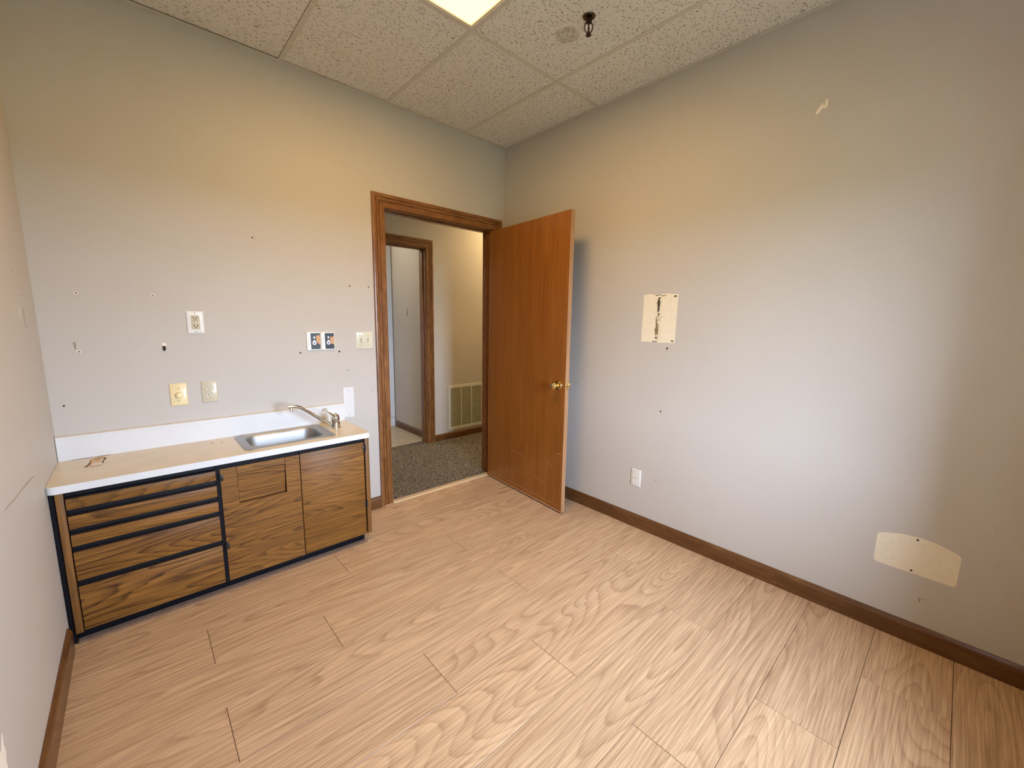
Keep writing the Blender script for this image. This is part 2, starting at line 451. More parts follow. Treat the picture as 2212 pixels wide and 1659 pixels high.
# window in the outer wall
wn = struct(empty('window_1', ((WX0+WX1)/2, YB-WT+0.05, WZ0), 'white framed window in the outer wall', 'window'), 'white framed window in the outer wall', 'window')
y0, y1 = YB-WT+0.01, YB-WT+0.06
bm = BM()
box(bm, WX0, WX0+0.035, y0, y1, WZ0, WZ1); box(bm, WX1-0.035, WX1, y0, y1, WZ0, WZ1)
box(bm, WX0+0.035, WX1-0.035, y0, y1, WZ0, WZ0+0.035); box(bm, WX0+0.035, WX1-0.035, y0, y1, WZ1-0.035, WZ1)
obj('window_frame', bm, M['win_frame'], wn)
bxo('pane', WX0+0.035, WX1-0.035, y0+0.022, y0+0.026, WZ0+0.035, WZ1-0.035, M['glass'], wn)
bxo('window_sill', WX0+0.001, WX1-0.001, YB-WT+0.061, YB-0.002, WZ0+0.0005, WZ0+0.012, M['win_frame'], wn, 0.002)

struct(bxo('ground', -40, 40, -60, 20, -0.5, -0.11, M['ground']), 'grassy ground outside the window', 'ground')

# floor: base slab and every plank
fl = struct(bxo('floor', -W, 0, YB, 0.0, -0.10, -0.0065, M['subfloor']), 'pale oak plank floor of the room', 'floor')
PW = 0.2416
rows = [0.0] + [-0.148 - PW*k for k in range(13)]
joints = {0: (-1.90, -0.68), 1: (-1.371, -0.152), 2: (-1.611, -0.392), 3: (-2.222, -1.010), 4: (-1.822, -0.603), 5: (-2.221, -1.000),
          6: (-1.594, -0.385), 7: (-1.215,), 8: (-1.810, -0.590), 9: (-1.221,), 10: (-2.020, -0.803), 11: (-1.610, -0.392), 12: (-2.15, -0.93)}
def plank(x0, x1, y0, y1):
    g = 0.0007; c = 0.0010
    bm = BM()
    lo = [bm.verts.new((x, y, -0.0065)) for x, y in ((x0+g, y0+g), (x1-g, y0+g), (x1-g, y1-g), (x0+g, y1-g))]
    mi = [bm.verts.new((x, y, -c)) for x, y in ((x0+g, y0+g), (x1-g, y0+g), (x1-g, y1-g), (x0+g, y1-g))]
    hi = [bm.verts.new((x, y, 0.0)) for x, y in ((x0+g+c, y0+g+c), (x1-g-c, y0+g+c), (x1-g-c, y1-g-c), (x0+g+c, y1-g-c))]
    for a, b in ((lo, mi), (mi, hi)):
        for i in range(4): bm.faces.new((a[i], a[(i+1) % 4], b[(i+1) % 4], b[i]))
    bm.faces.new(hi); bm.faces.new(lo[::-1])
    obj('plank', bm, M['oak'], fl)
for r in range(len(rows)-1):
    yt, yb = rows[r], max(rows[r+1], YB)
    if yb >= yt - 0.01: continue
    xs = [-W] + [x for x in joints.get(r, ()) if x > -W+0.05] + [0.0]
    for a, b in zip(xs, xs[1:]): plank(a, b, yb, yt)

# ceiling: dark void slab, grid and tiles
ce = struct(bxo('ceiling', -W-0.12, 0.12, YB-0.3, 0.12, HT, HT+0.06, M['plenum']), 'suspended ceiling of fissured tiles in a pale grid', 'ceiling')
GX = [-W, -2.2363, -1.6267, -1.0171, -0.4075, 0.0]
GY = [0.0, -0.9117, -2.1309, YB]
LY = -0.9117 - 0.6096     # the lamp fills half of its bay, a half tile the rest
tw = 0.012
for x in GX[1:-1]:
    bm = BM(); box(bm, x-tw, x+tw, YB+0.003, -0.003, H, H+0.0015); box(bm, x-0.001, x+0.001, YB+0.003, -0.003, H+0.0015, H+0.035)
    obj('main_tee', bm, M['grid'], ce)
for y in GY[1:-1]:
    for a, b in zip(GX, GX[1:]):
        xa, xb = a + (tw if a > -W else 0.003), b - (tw if b < 0 else 0.003)
        bm = BM(); box(bm, xa, xb, y-tw, y+tw, H+0.0003, H+0.0018); box(bm, xa, xb, y-0.001, y+0.001, H+0.0018, H+0.03)
        obj('cross_tee', bm, M['grid'], ce)
bm = BM(); box(bm, GX[2]+tw, GX[3]-tw, LY-tw, LY+tw, H+0.0003, H+0.0018); box(bm, GX[2]+tw, GX[3]-tw, LY-0.001, LY+0.001, H+0.0018, H+0.03)
obj('cross_tee', bm, M['grid'], ce)
def angle(nm, x0, x1, y0, y1, up):
    bm = BM(); box(bm, x0, x1, y0, y1, H-0.0005, H+0.001); box(bm, *up, H+0.001, H+0.022)
    obj(nm, bm, M['grid'], ce)
angle('wall_angle', -W, 0, -0.021, 0, (-W, 0, -0.001, 0))
angle('wall_angle', -0.021, 0, YB, -0.021, (-0.001, 0, YB, -0.021))
angle('wall_angle', -W, -W+0.021, YB, -0.021, (-W, -W+0.001, YB, -0.021))
for j, (ya, yb) in enumerate(zip(GY, GY[1:])):
    for i, (xa, xb) in enumerate(zip(GX, GX[1:])):
        yt_ = LY if (i == 2 and j == 1) else ya              # the lamp sits in front of this half tile
        gx0 = 0.004 if i else 0.010; gx1 = 0.004
        gy = 0.010 if ya == 0.0 else 0.004
        if i == 1 and j == 0: gy = 0.0262; gx1 = 0.0135      # this tile leaves dark gaps at the edge
        if i == 2 and j == 0: gy = 0.0226
        mt = M['tile_stain'] if (i == 3 and j == 1) else M['tile']
        bxo('ceiling_tile', xa+gx0, xb-gx1, yb+0.004, yt_-gy, H+0.0020+0.0004*((i+j) % 2), H+0.017, mt, ce)

# baseboards
def bb_profile(h): return [(0, 0), (0.014, 0), (0.014, h-0.018), (0.011, h-0.010), (0.007, h-0.004), (0.004, h), (0, h)]
def baseboard(name, axis, a, b, face, sgn, h, mat, label):
    pr = [(face + sgn*d, z) for d, z in bb_profile(h)]
    return struct(obj(name, prism(BM(), pr, axis, a, b), mat), label, 'baseboard')
baseboard('baseboard_right', 'y', YB, -0.02, 0, -1, 0.088, M['base_y'], 'dark stained baseboard along the wall behind the open door')
baseboard('baseboard_left', 'y', YB, -0.43, -W, 1, 0.104, M['base_y'], 'scuffed stained baseboard running up to the sink cabinet')
def prism_x(name, a, b, face, sgn, h, mat, label):
    return struct(obj(name, prism(BM(), [(face + sgn*d, z) for d, z in bb_profile(h)], 'x', a, b), mat), label, 'baseboard')
# (prism axis 'x' takes (y, z) points, axis 'y' takes (x, z) points)
prism_x('baseboard_front', -W, 0, YB, 1, 0.088, M['base_x'], 'stained baseboard under the window')
prism_x('baseboard_back', -1.376, -1.1405, 0, -1, 0.085, M['base_x'], 'short stained baseboard between cabinet and door casing')

# door casing, jambs and stops
def casing(nm, wx0, wx1, wz, cw, face, sgn, depth, label, pscale=1.0):
    """wx0/wx1/wz: clear opening; casing sits on plane y=face, proud in direction sgn*y"""
    r = empty(nm, ((wx0+wx1)/2, face, 0), label, 'door frame', None, 'structure')
    prof = [(0.0, 0.0), (0.0, 0.009), (0.004, 0.0115), (0.036, 0.0130), (0.0375, 0.0075), (0.041, 0.0075), (0.0425, 0.0140), (0.056, 0.0150), (0.0575, 0.0095), (0.061, 0.0095), (0.0625, 0.0160), (0.078, 0.0165), (0.084, 0.015), (cw, 0.010), (cw, 0.0)]
    prof = [(d*cw/0.087 if d != cw else cw, t_) for d, t_ in prof]
    rv = 0.006
    ix0, ix1, iz = wx0-rv, wx1+rv, wz+rv
    def leg(side):
        bm = BM(); lo = []; hi = []
        for d, t_ in prof:
            x = (ix0 - d) if side < 0 else (ix1 + d)
            lo.append((x, face + sgn*t_, 0.0)); hi.append((x, face + sgn*t_, iz + d))
        loft(bm, [lo, hi], True, True); return bm
    for s in (-1, 1): obj('casing_leg', leg(s), M['trim_z'], r)
    bm = BM()
    loft(bm, [[(ix0 - d, face + sgn*t_, iz + d) for d, t_ in prof], [(ix1 + d, face + sgn*t_, iz + d) for d, t_ in prof]], True, True)
    obj('casing_head', bm, M['trim_x'], r)
    y0, y1 = face, face - sgn*depth
    jt = 0.012
    bxo('jamb', wx0-jt, wx0, y0, y1, 0, wz, M['trim_z'], r); bxo('jamb', wx1, wx1+jt, y0, y1, 0, wz, M['trim_z'], r)
    bxo('jamb_head', wx0-jt, wx1+jt, y0, y1, wz, wz+jt, M['trim_x'], r)
    sy0, sy1 = face - sgn*0.042, face - sgn*0.080
    bxo('door_stop', wx0, wx0+0.011, sy0, sy1, 0, wz, M['trim_z'], r, 0.002); bxo('door_stop', wx1-0.011, wx1, sy0, sy1, 0, wz, M['trim_z'], r, 0.002)
    bxo('door_stop', wx0+0.011, wx1-0.011, sy0, sy1, wz-0.011, wz, M['trim_x'], r, 0.002)
    return r
tr1 = casing('trim_1', -1.0478, -0.1300, 2.0465, 0.087, 0.0, -1, 0.12, 'stained wooden casing around the doorway of the sink room')
# worn feet of the casing legs
bxo('worn_foot', -1.1385, -1.054, -0.0158, -0.0150, 0.0005, 0.010, M['worn'], tr1)

# threshold strip between plank floor and carpet
th = struct(empty('trim_3', (-0.59, 0.01, 0), 'beige vinyl threshold strip under the open door', 'threshold'), 'beige vinyl threshold strip in the doorway', 'threshold')
obj('threshold_body', prism(BM(), [(-0.020, 0.0), (-0.016, 0.0035), (0.020, 0.0075), (0.034, 0.008), (0.036, 0.0)], 'x', -1.047, -0.131), M['thr'], th)
obj('threshold_lip', prism(BM(), [(-0.012, 0.0043), (-0.010, 0.0062), (-0.002, 0.0072), (0.000, 0.0056)], 'x', -1.047, -0.131), M['thr_light'], th)

# ------------------------------------------------------------------ the open door
DA = -1.6504
du = Vector((math.cos(DA), math.sin(DA), 0)); dn = Vector((-math.sin(DA), math.cos(DA), 0))   # dn points to the hidden face
D0 = Vector((-0.1779, -0.022, 0))
def DP(s, t_, z): return D0 + du*s + dn*t_ + Vector((0, 0, z))
def dbox(bm, s0, s1, t0, t1, z0, z1, bev=0.0):
    tmp = BM(); box(tmp, s0, s1, t0, t1, z0, z1, bev)
    vm = {}
    for v_ in tmp.verts: vm[v_] = bm.verts.new(DP(v_.co.x, v_.co.y, v_.co.z))
    for f in tmp.faces: bm.faces.new([vm[v_] for v_ in f.verts])
    tmp.free(); return bm
DW, DT = 0.9015, 0.035
dr = struct(obj('door_1', dbox(BM(), 0, DW-0.001, 0, DT, 0.010, 2.0304, 0.0012), M['door']), 'orange-brown stained flush door standing open against the wall', 'door')
obj('door_edge', dbox(BM(), DW-0.001, DW, 0.0012, DT-0.0012, 0.011, 2.0292), M['door_edge'], dr, label='bare pale wooden door edge')
obj('kick_wear', dbox(BM(), 0.03, DW-0.012, -0.0004, 0.0, 0.012, 0.022), M['worn'], dr)
for (sa, za, sb, zb, wd) in ((0.02, 0.052, 0.88, 0.050, 0.0014), (0.33, 0.32, 0.52, 0.285, 0.0011), (0.50, 0.19, 0.72, 0.165, 0.001), (0.70, 0.34, 0.80, 0.315, 0.001), (0.84, 0.43, 0.885, 0.425, 0.0022), (0.10, 0.115, 0.24, 0.105, 0.001), (0.15, 0.225, 0.17, 0.19, 0.001)):
    bm = BM(); k = 8
    up = []; dn_ = []
    for i in range(k+1):
        f = i/k; s = sa + (sb-sa)*f; z = za + (zb-za)*f + 0.012*math.sin(PI*f)*(1 if wd < 0.0013 else 0.15)
        ww = wd*(0.3 + 0.7*math.sin(PI*min(max(f, 0.06), 0.94)))
        up.append(DP(s, -0.0003, z+ww)); dn_.append(DP(s, -0.0003, z-ww))
    loft(bm, [up + dn_[::-1], [p + dn*0.0003 for p in up + dn_[::-1]]], True, True)
    obj('scratch', bm, M['worn'], dr)
def knob(side):
    o = DP(DW-0.062, 0 if side < 0 else DT, 0.905); ax = dn*side
    bm = BM(); lathe(bm, [(0.001, 0.0), (0.0325, 0.0), (0.0325, 0.003), (0.029, 0.008), (0.018, 0.0105), (0.0125, 0.012)], o, ax, 32)
    k_ = obj('door_knob', bm, M['brass'], dr, True, 'polished brass door knob')
    bm = BM(); lathe(bm, [(0.0115, 0.010), (0.0105, 0.026), (0.012, 0.031)], o, ax, 24); obj('shank', bm, M['brass'], k_, True)
    bm = BM(); lathe(bm, [(0.012, 0.030), (0.019, 0.034), (0.0245, 0.041), (0.0262, 0.048), (0.0245, 0.056), (0.019, 0.062), (0.010, 0.065), (0.001, 0.0655)], o, ax, 32); obj('grip', bm, M['brass'], k_, True)
knob(-1); knob(1)
obj('latch_plate', dbox(BM(), DW, DW+0.0012, 0.006, 0.029, 0.877, 0.933, 0.0004), M['brass'], dr, True)
obj('latch_bolt', dbox(BM(), DW+0.001, DW+0.011, 0.0115, 0.0235, 0.897, 0.913, 0.002), M['brass'], dr, True)
for z in (0.20, 1.02, 1.85):
    bm = BM(); lathe(bm, [(0.006, 0.0), (0.006, 0.09)], DP(-0.006, DT+0.001, z), (0, 0, 1), 12)
    obj('hinge', bm, M['brass'], dr, True)

# ------------------------------------------------------------------ hallway and the room beyond
HY = 1.125
struct(bxo('floor_hall', -2.0, 2.6, 0.0362, HY+0.108, -0.10, 0.004, M['carpet']), 'dark grey-brown speckled carpet of the hallway', 'carpet')
struct(bxo('floor_far', -1.8, 0.0, HY+0.109, 3.1, -0.10, 0.002, M['vinyl']), 'beige vinyl floor of the room beyond the hallway', 'floor')
PX0, PX1 = -0.96, -0.083     # far doorway, clear opening
wh = struct(obj('wall_hall', prism(BM(), [(-2.0, 0), (PX0-0.0125, 0), (PX0-0.0125, 2.062), (PX1+0.0125, 2.062), (PX1+0.0125, 0), (2.6, 0), (2.6, HT), (-2.0, HT)], 'y', HY, HY+0.12), M['wall_hall']),
       'hallway wall with the air grille and a second doorway', 'wall')
struct(bxo('wall_hall_end', 2.6, 2.72, 0.12, HY, 0, HT, M['wall_hall']), 'end wall of the hallway', 'wall')
struct(bxo('wall_hall_start', -2.12, -2.0, 0.12, HY+0.12, 0, HT, M['wall_hall']), 'other end wall of the hallway', 'wall')
struct(bxo('wall_hall_near', 0.1205, 2.6, 0.0, 0.12, 0, HT, M['wall_hall']), 'hallway side wall next to the sink room', 'wall')
wf = struct(bxo('wall_far_side', 0.0, 0.12, HY+0.121, 3.1, 0, HT, M['wall_hall']), 'side wall of the room beyond with a drip stain', 'wall')
struct(bxo('wall_far_back', -1.9, 0.12, 3.1, 3.22, 0, HT, M['wall_hall']), 'back wall of the room beyond', 'wall')
struct(bxo('wall_far_left', -1.92, -1.8, HY+0.121, 3.1, 0, HT, M['wall_hall']), 'left wall of the room beyond', 'wall')
struct(bxo('ceiling_hall', -2.12, 2.72, 0.121, HY, 2.66, 2.72, M['tile']), 'hallway ceiling', 'ceiling')
struct(bxo('ceiling_far', -1.9, 0.12, HY+0.121, 3.1, 2.66, 2.72, M['tile']), 'ceiling of the room beyond', 'ceiling')
casing('trim_2', PX0, PX1, 2.0445, 0.082, HY, -1, 0.12, 'stained wooden casing around the doorway across the hallway')
prism_x('baseboard_hall', 0.008, 2.6, HY, -1, 0.078, M['base_x'], 'stained baseboard under the air grille in the hallway')
baseboard('baseboard_far', 'y', HY+0.125, 1.995, 0.0, -1, 0.080, M['base_y'], 'stained baseboard in the room beyond the hallway')
# drip stain and nail holes on those walls
obj('drip_stain', prism(BM(), [(1.666, 1.475), (1.661, 1.44), (1.657, 1.40), (1.660, 1.372), (1.680, 1.368), (1.694, 1.375), (1.690, 1.40), (1.678, 1.44)], 'x', -0.0006, 0.0), M['scuff'], wf)
obj('nail_hole', prism(BM(), circ(1.47, 1.521, 0.005, 10), 'x', -0.0006, 0.0), M['scuff'], wf)
obj('nail_hole', prism(BM(), circ(0.41, 1.860, 0.006, 10), 'y', HY-0.0006, HY), M['scuff'], wh)

# tall white cabinet in the room beyond
tc = empty('tall_cabinet', (-0.36, 2.3, 0.002), 'tall white cabinet standing in the room beyond the hallway', 'cabinet')
bxo('body', -0.72, -0.008, 2.046, 2.60, 0.004, 2.40, M['cab_white'], tc, 0.002)
bxo('cabinet_door', -0.72, -0.364, 2.028, 2.045, 0.116, 2.40, M['cab_white'], tc, 0.002)
bxo('cabinet_door', -0.360, -0.008, 2.028, 2.045, 0.116, 2.40, M['cab_white'], tc, 0.002)
bxo('base_panel', -0.72, -0.008, 2.030, 2.045, 0.004, 0.111, M['cab_white'], tc, 0.002)
bxo('dark_gap_strip', -0.0075, -0.0015, 2.040, 2.045, 0.10, 2.40, M['dark'], tc)  # dark strip stands in for the shaded gap between cabinet and wall

# return-air grille
gr = empty('air_grille', (0.42, HY, 0.10), 'off-white metal return-air grille low on the hallway wall', 'air vent')
gx0, gx1, gz0, gz1 = 0.182, 0.678, 0.103, 0.608
bm = BM(); fr = 0.031; yf = HY-0.008
for a in ((gx0, gx1, gz1-fr, gz1), (gx0, gx1, gz0, gz0+fr)): box(bm, a[0], a[1], yf, HY, a[2], a[3], 0.002)
for a in ((gx0, gx0+fr), (gx1-fr, gx1)): box(bm, a[0], a[1], yf, HY, gz0+fr, gz1-fr)
obj('frame', bm, M['grille'], gr)
for x in (0.356, 0.502): bxo('divider', x-0.006, x+0.006, yf, HY-0.0015, gz0+fr, gz1-fr, M['grille'], gr)
bxo('duct_backing', gx0+fr, gx1-fr, HY-0.0012, HY-0.0002, gz0+fr, gz1-fr, M['dark'], gr)
nz = 34; dz = (gz1-gz0-2*fr)/nz
for i in range(nz):
    z = gz0+fr+dz*(i+0.5)
    bm = BM()
    prism(bm, [(yf+0.0012, z-0.0045), (yf+0.0022, z-0.0050), (HY-0.0018, z+0.0045), (HY-0.0028, z+0.0050)], 'x', gx0+fr, gx1-fr)
    obj('slat', bm, M['grille_slat'], gr)
for x, z in ((gx0+0.02, gz1-0.012), (gx0+0.012, 0.36), (gx0+0.02, gz0+0.012), (0.42, gz0+0.012), (0.60, gz0+0.012), (0.60, gz1-0.012)):
    bm = BM(); lathe(bm, [(0.001, 0.0015), (0.003, 0.001), (0.0042, 0)], (x, yf, z), (0, -1, 0), 10); obj('screw', bm, M['screw'], gr)

# hallway lamp (warm, further along the hallway)
def troffer(name, x0, x1, y0, y1, z, label, watts, spread, lens_mat, col=LAMP_COL):
    r = empty(name, ((x0+x1)/2, (y0+y1)/2, z), label, 'ceiling light')
    f = 0.022
    bm = BM()
    box(bm, x0, x1, y0, y0+f, z+0.001, z+0.007); box(bm, x0, x1, y1-f, y1, z+0.001, z+0.007)
    box(bm, x0, x0+f, y0+f, y1-f, z+0.001, z+0.007); box(bm, x1-f, x1, y0+f, y1-f, z+0.001, z+0.007)
    obj('frame', bm, M['lampframe'], r)
    bm = BM(); box(bm, x0+0.004, x1-0.004, y0+0.004, y1-0.004, z+0.0125, z+0.0155)
    box(bm, x0, x0+0.003, y0, y1, z+0.0075, z+0.09); box(bm, x1-0.003, x1, y0, y1, z+0.0075, z+0.09)
    box(bm, x0, x1, y0, y0+0.003, z+0.0075, z+0.09); box(bm, x0, x1, y1-0.003, y1, z+0.0075, z+0.09); box(bm, x0, x1, y0, y1, z+0.087, z+0.09)
    obj('housing', bm, M['lampframe'], r)
    bxo('lens', x0+0.006, x1-0.006, y0+0.006, y1-0.006, z+0.0075, z+0.012, lens_mat, r)
    ld = bpy.data.lights.new('lamp_glow', 'AREA'); ld.shape = 'RECTANGLE'
    ld.size = x1-x0-2*f-0.01; ld.size_y = y1-y0-2*f-0.01
    ld.energy = watts; ld.color = col; ld.spread = math.radians(spread)
    lo = bpy.data.objects.new('lamp_glow', ld); lo.location = ((x0+x1)/2, (y0+y1)/2, z+0.0035)
    link(lo, r)
    return r
troffer('ceiling_light', GX[2]+0.001, GX[3]-0.001, LY+0.001, GY[1]-0.001, H+0.0005, 'glowing recessed ceiling light panel set in the tile grid', LAMP_W, LAMP_SPREAD, M['lens'])
troffer('ceiling_light', -1.2, -0.6, 1.75, 2.35, 2.645, 'added unseen light panel brightening the room beyond', 17.0, 170, M['lens'], (1.0, 0.86, 0.70))  # added lamp to brighten the room beyond; none is seen there
troffer('ceiling_light', 0.80, 1.40, 0.40, 1.00, 2.645, 'glowing light panel in the hallway ceiling', HALL_W, 170, M['lens'], (1.0, 0.70, 0.35))

# ------------------------------------------------------------------ sink cabinet
FY = -0.395
cb = empty('base_cabinet', (-2.0, -0.2, 0), 'low walnut-laminate sink cabinet with black trim, drawers and two doors', 'cabinet')
bm = BM()
box(bm, -2.600, -1.404, -0.376, -0.366, 0.052, 0.648)      # black face behind drawers and doors
box(bm, -2.600, -1.404, -0.366, -0.006, 0.052, 0.066)
box(bm, -2.600, -1.404, -0.016, -0.006, 0.066, 0.648)
box(bm, -2.117, -2.101, FY+0.004, -0.366, 0.052, 0.648)    # black post between drawers and doors
obj('carcass', bm, M['black'], cb)
def side(x0, x1, z0):
    p = bxo('side_panel', x0, x1, FY, -0.004, z0, 0.6495, M['laminate_v'], cb, 0.0008)
side(-2.6225, -2.6005, 0.047); side(-1.4040, -1.3800, 0.055)
bxo('dark_gap_box', -2.6385, -2.6230, FY+0.012, -0.02, 0.0, 0.649, M['black'], cb)  # black box stands in for the dark gap between side panel and wall
dz_ = [(0.572, 0.6165), (0.4915, 0.5440), (0.4190, 0.4660), (0.2710, 0.3930), (0.0530, 0.2440)]
gap_top = [0.6480, 0.5700, 0.4895, 0.4170, 0.2690]
for (z0, z1), gt_ in zip(dz_, gap_top):
    d = bxo('drawer', -2.5965, -2.1175, FY, -0.377, z0, z1, M['laminate'], cb, 0.0008)
    pr = [(FY+0.0035, z1+0.0006), (-0.3765, z1+0.0006), (-0.3765, gt_), (FY+0.012, gt_), (FY+0.010, z1+0.010), (FY+0.0035, z1+0.004)]
    obj('finger_pull', prism(BM(), pr, 'x', -2.5965, -2.1175), M['black'], d, label='black finger-pull strip')
# doors
d1 = obj('cabinet_door', prism(BM(), [(-2.1005, 0.0535), (-1.7570, 0.0535), (-1.7570, 0.6205), (-1.8245, 0.6205), (-1.8245, 0.4330), (-2.0345, 0.4330), (-2.0345, 0.6205), (-2.1005, 0.6205)], 'y', FY, -0.377), M['laminate'], cb)
obj('flap_header', box(BM(), -2.0330, -1.8262, FY, -0.377, 0.5858, 0.6205, 0.0006), M['laminate'], d1)
bm = BM()
pts = [(-2.0330, FY, 0.5838), (-1.8275, FY+0.0005, 0.5838), (-1.8300, FY+0.0090, 0.4400), (-2.0330, FY+0.0050, 0.4385)]
loft(bm, [pts, [(x, -0.3775, z) for x, y, z in pts]], True, True)
obj('flap', bm, M['laminate'], d1, label='small tilting waste flap')
d2 = bxo('cabinet_door', -1.7530, -1.4125, FY, -0.377, 0.0555, 0.6220, M['laminate'], cb, 0.0006)
bxo('pull_rail', -2.1005, -1.7565, FY+0.006, -0.377, 0.6215, 0.6480, M['black'], d1)
bxo('pull_rail', -1.7535, -1.4125, FY+0.006, -0.377, 0.6228, 0.6480, M['black'], d2)
def hinge(x0, x1, z0, z1, par):
    bm = BM(); box(bm, x0, x1, FY-0.003, FY+0.0, z0, z1, 0.001)
    xc = x0 if par is d1 else x1
    lathe(bm, [(0.0045, z0-0.001), (0.0045, z1+0.003)], (xc, FY-0.0025, 0), (0, 0, 1), 12)
    obj('hinge', bm, M['hinge'], par, True)
hinge(-2.102, -2.0895, 0.564, 0.593, d1); hinge(-2.102, -2.0895, 0.219, 0.250, d1)
hinge(-1.4170, -1.405, 0.570, 0.600, d2); hinge(-1.4170, -1.405, 0.231, 0.259, d2)
bxo('toe_kick', -2.620, -1.411, -0.352, -0.340, 0.0025, 0.0515, M['black'], cb)
bxo('floor_strip', -2.620, -1.408, -0.398, -0.340, 0.0002, 0.0023, M['strip'], cb)

# countertop with its backsplash
ct = empty('countertop', (-2.0, -0.2, 0.651), 'cream laminate countertop with white edge and low white backsplash', 'countertop')
CX0, CX1, CY0, CZ0, CZ1 = -W+0.001, -1.380, -0.419, 0.651, 0.681
outer = [(CX1, -0.001), (CX0, -0.001)]
for i in range(7):
    a = PI + i*PI/2/6; outer.append((CX0+0.022+0.022*math.cos(a), CY0+0.022+0.022*math.sin(a)))
for i in range(7):
    a = 1.5*PI + i*PI/2/6; outer.append((CX1-0.016+0.016*math.cos(a), CY0+0.016+0.016*math.sin(a)))
SX0, SX1, SY0, SY1 = -1.990, -1.547, -0.378, -0.040
hole = rrect(SX0+0.012, SX1-0.012, SY0+0.012, SY1-0.012, 0.035)
def plate_with_hole(o, h, z0, z1):
    bm = BM()
    for z in (z0, z1):
        es = []
        for lp in (o, h):
            vs = [bm.verts.new((x, y, z)) for x, y in lp]
            es += [bm.edges.new((vs[i], vs[(i+1) % len(vs)])) for i in range(len(vs))]
        bmesh.ops.triangle_fill(bm, edges=es, use_beauty=True)
    bm.verts.ensure_lookup_table()
    n1, n2 = len(o), len(h); N = n1+n2
    for off, n in ((0, n1), (n1, n2)):
        for i in range(n):
            j = (i+1) % n
            bm.faces.new([bm.verts[k] for k in (off+i, off+j, N+off+j, N+off+i)])
    return bm
obj('slab', plate_with_hole([(x, y + 0.0008 if y < -0.05 else y) for x, y in outer], hole, CZ0+0.0005, CZ1), M['cream'], ct)
# white edge band that follows the front and the right end
band = outer[2:] + [outer[0]]
bm = BM(); lo = []; hi = []
cen = Vector((-2.0, -0.1))
for i, p in enumerate(band):
    a = Vector(band[max(i-1, 0)]); b = Vector(band[min(i+1, len(band)-1)])
    t_ = (b-a).normalized(); nrm = Vector((t_.y, -t_.x))
    lo.append((Vector(p), nrm))
L4 = [[(p.x+n_.x*0.0012, p.y+n_.y*0.0012, CZ0) for p, n_ in lo], [(p.x+n_.x*0.0012, p.y+n_.y*0.0012, CZ1-0.0006) for p, n_ in lo],
      [(p.x-n_.x*0.0004, p.y-n_.y*0.0004, CZ1-0.0004) for p, n_ in lo], [(p.x-n_.x*0.0004, p.y-n_.y*0.0004, CZ0) for p, n_ in lo]]
V4 = [[bm.verts.new(p) for p in l] for l in L4]
for k in range(4):
    for i in range(len(lo)-1): bm.faces.new((V4[k][i], V4[k][i+1], V4[(k+1) % 4][i+1], V4[(k+1) % 4][i]))
bm.faces.new([V4[k][0] for k in range(4)]); bm.faces.new([V4[k][-1] for k in range(4)])
obj('edge_band', bm, M['white_lam'], ct, label='white laminate edge band')
bs = bxo('backsplash', CX0, CX1, -0.032, -0.001, CZ1+0.0002, 0.7885, M['white_lam'], ct, label='low white laminate backsplash')
bxo('top_edge', CX0, CX1, -0.0322, -0.001, 0.7887, 0.7905, M['splash_top'], bs)
bxo('end_seam', CX0+0.0002, CX0+0.0016, -0.0328, -0.0322, CZ1+0.001, 0.790, M['seam'], bs)
# rust marks
def ribbon(pts, w, z0, z1, nm, mat, par):
    P = [Vector((p[0], p[1])) for p in pts]; a = []; b = []
    for i, p in enumerate(P):
        t_ = (P[min(i+1, len(P)-1)] - P[max(i-1, 0)]).normalized(); n_ = Vector((-t_.y, t_.x))
        ww = (w[i] if isinstance(w, (list, tuple)) else w)/2
        a.append(p + n_*ww); b.append(p - n_*ww)
    return obj(nm, prism(BM(), [(q.x, q.y) for q in a + b[::-1]], 'z', z0, z1), mat, par)
R0, R1 = CZ1+0.0001, CZ1+0.0007
ribbon([(-2.545, -0.195), (-2.538, -0.165), (-2.534, -0.115), (-2.535, -0.085)], [0.010, 0.006, 0.004, 0.002], R0, R1, 'rust_mark', M['rust_dark'], ct)
ribbon([(-2.533, -0.180), (-2.529, -0.120), (-2.528, -0.060)], [0.012, 0.008, 0.012], R0, R1-0.0001, 'rust_mark', M['rust_pale'], ct)
ribbon([(-2.530, -0.066), (-2.49, -0.066)], 0.014, R0, R1-0.0002, 'rust_mark', M['rust_pale'], ct)
ribbon([(-2.525, -0.085), (-2.512, -0.083), (-2.490, -0.080)], [0.008, 0.010, 0.003], R0, R1, 'rust_mark', M['rust_dark'], ct)
ribbon([(-2.487, -0.080), (-2.492, -0.125), (-2.494, -0.165)], [0.009, 0.003, 0.006], R0, R1, 'rust_mark', M['rust_dark'], ct)
ribbon([(-2.534, -0.200), (-2.515, -0.203), (-2.495, -0.196)], [0.003, 0.006, 0.002], R0, R1, 'rust_mark', M['rust'], ct)
ribbon([(-2.522, -0.130), (-2.510, -0.120), (-2.500, -0.128)], [0.02, 0.05, 0.02], R0, R1-0.0004, 'rust_mark', M['rust_pale'], ct)
ribbon([(-2.6, -0.0365), (-2.56, -0.036), (-2.53, -0.0355)], [0.002, 0.005, 0.003], R0, R1, 'rust_mark', M['rust_dark'], ct)
ribbon([(-2.525, -0.040), (-2.50, -0.040), (-2.47, -0.0365)], [0.006, 0.011, 0.003], R0, R1, 'rust_mark', M['rust'], ct)
ribbon([(-2.098, -0.10), (-2.090, -0.105), (-2.085, -0.13)], [0.004, 0.006, 0.002], R0, R1, 'scratch', M['scuff'], ct)
ribbon([(-2.053, -0.125), (-2.050, -0.145)], [0.005, 0.002], R0, R1, 'scratch', M['scuff'], ct)
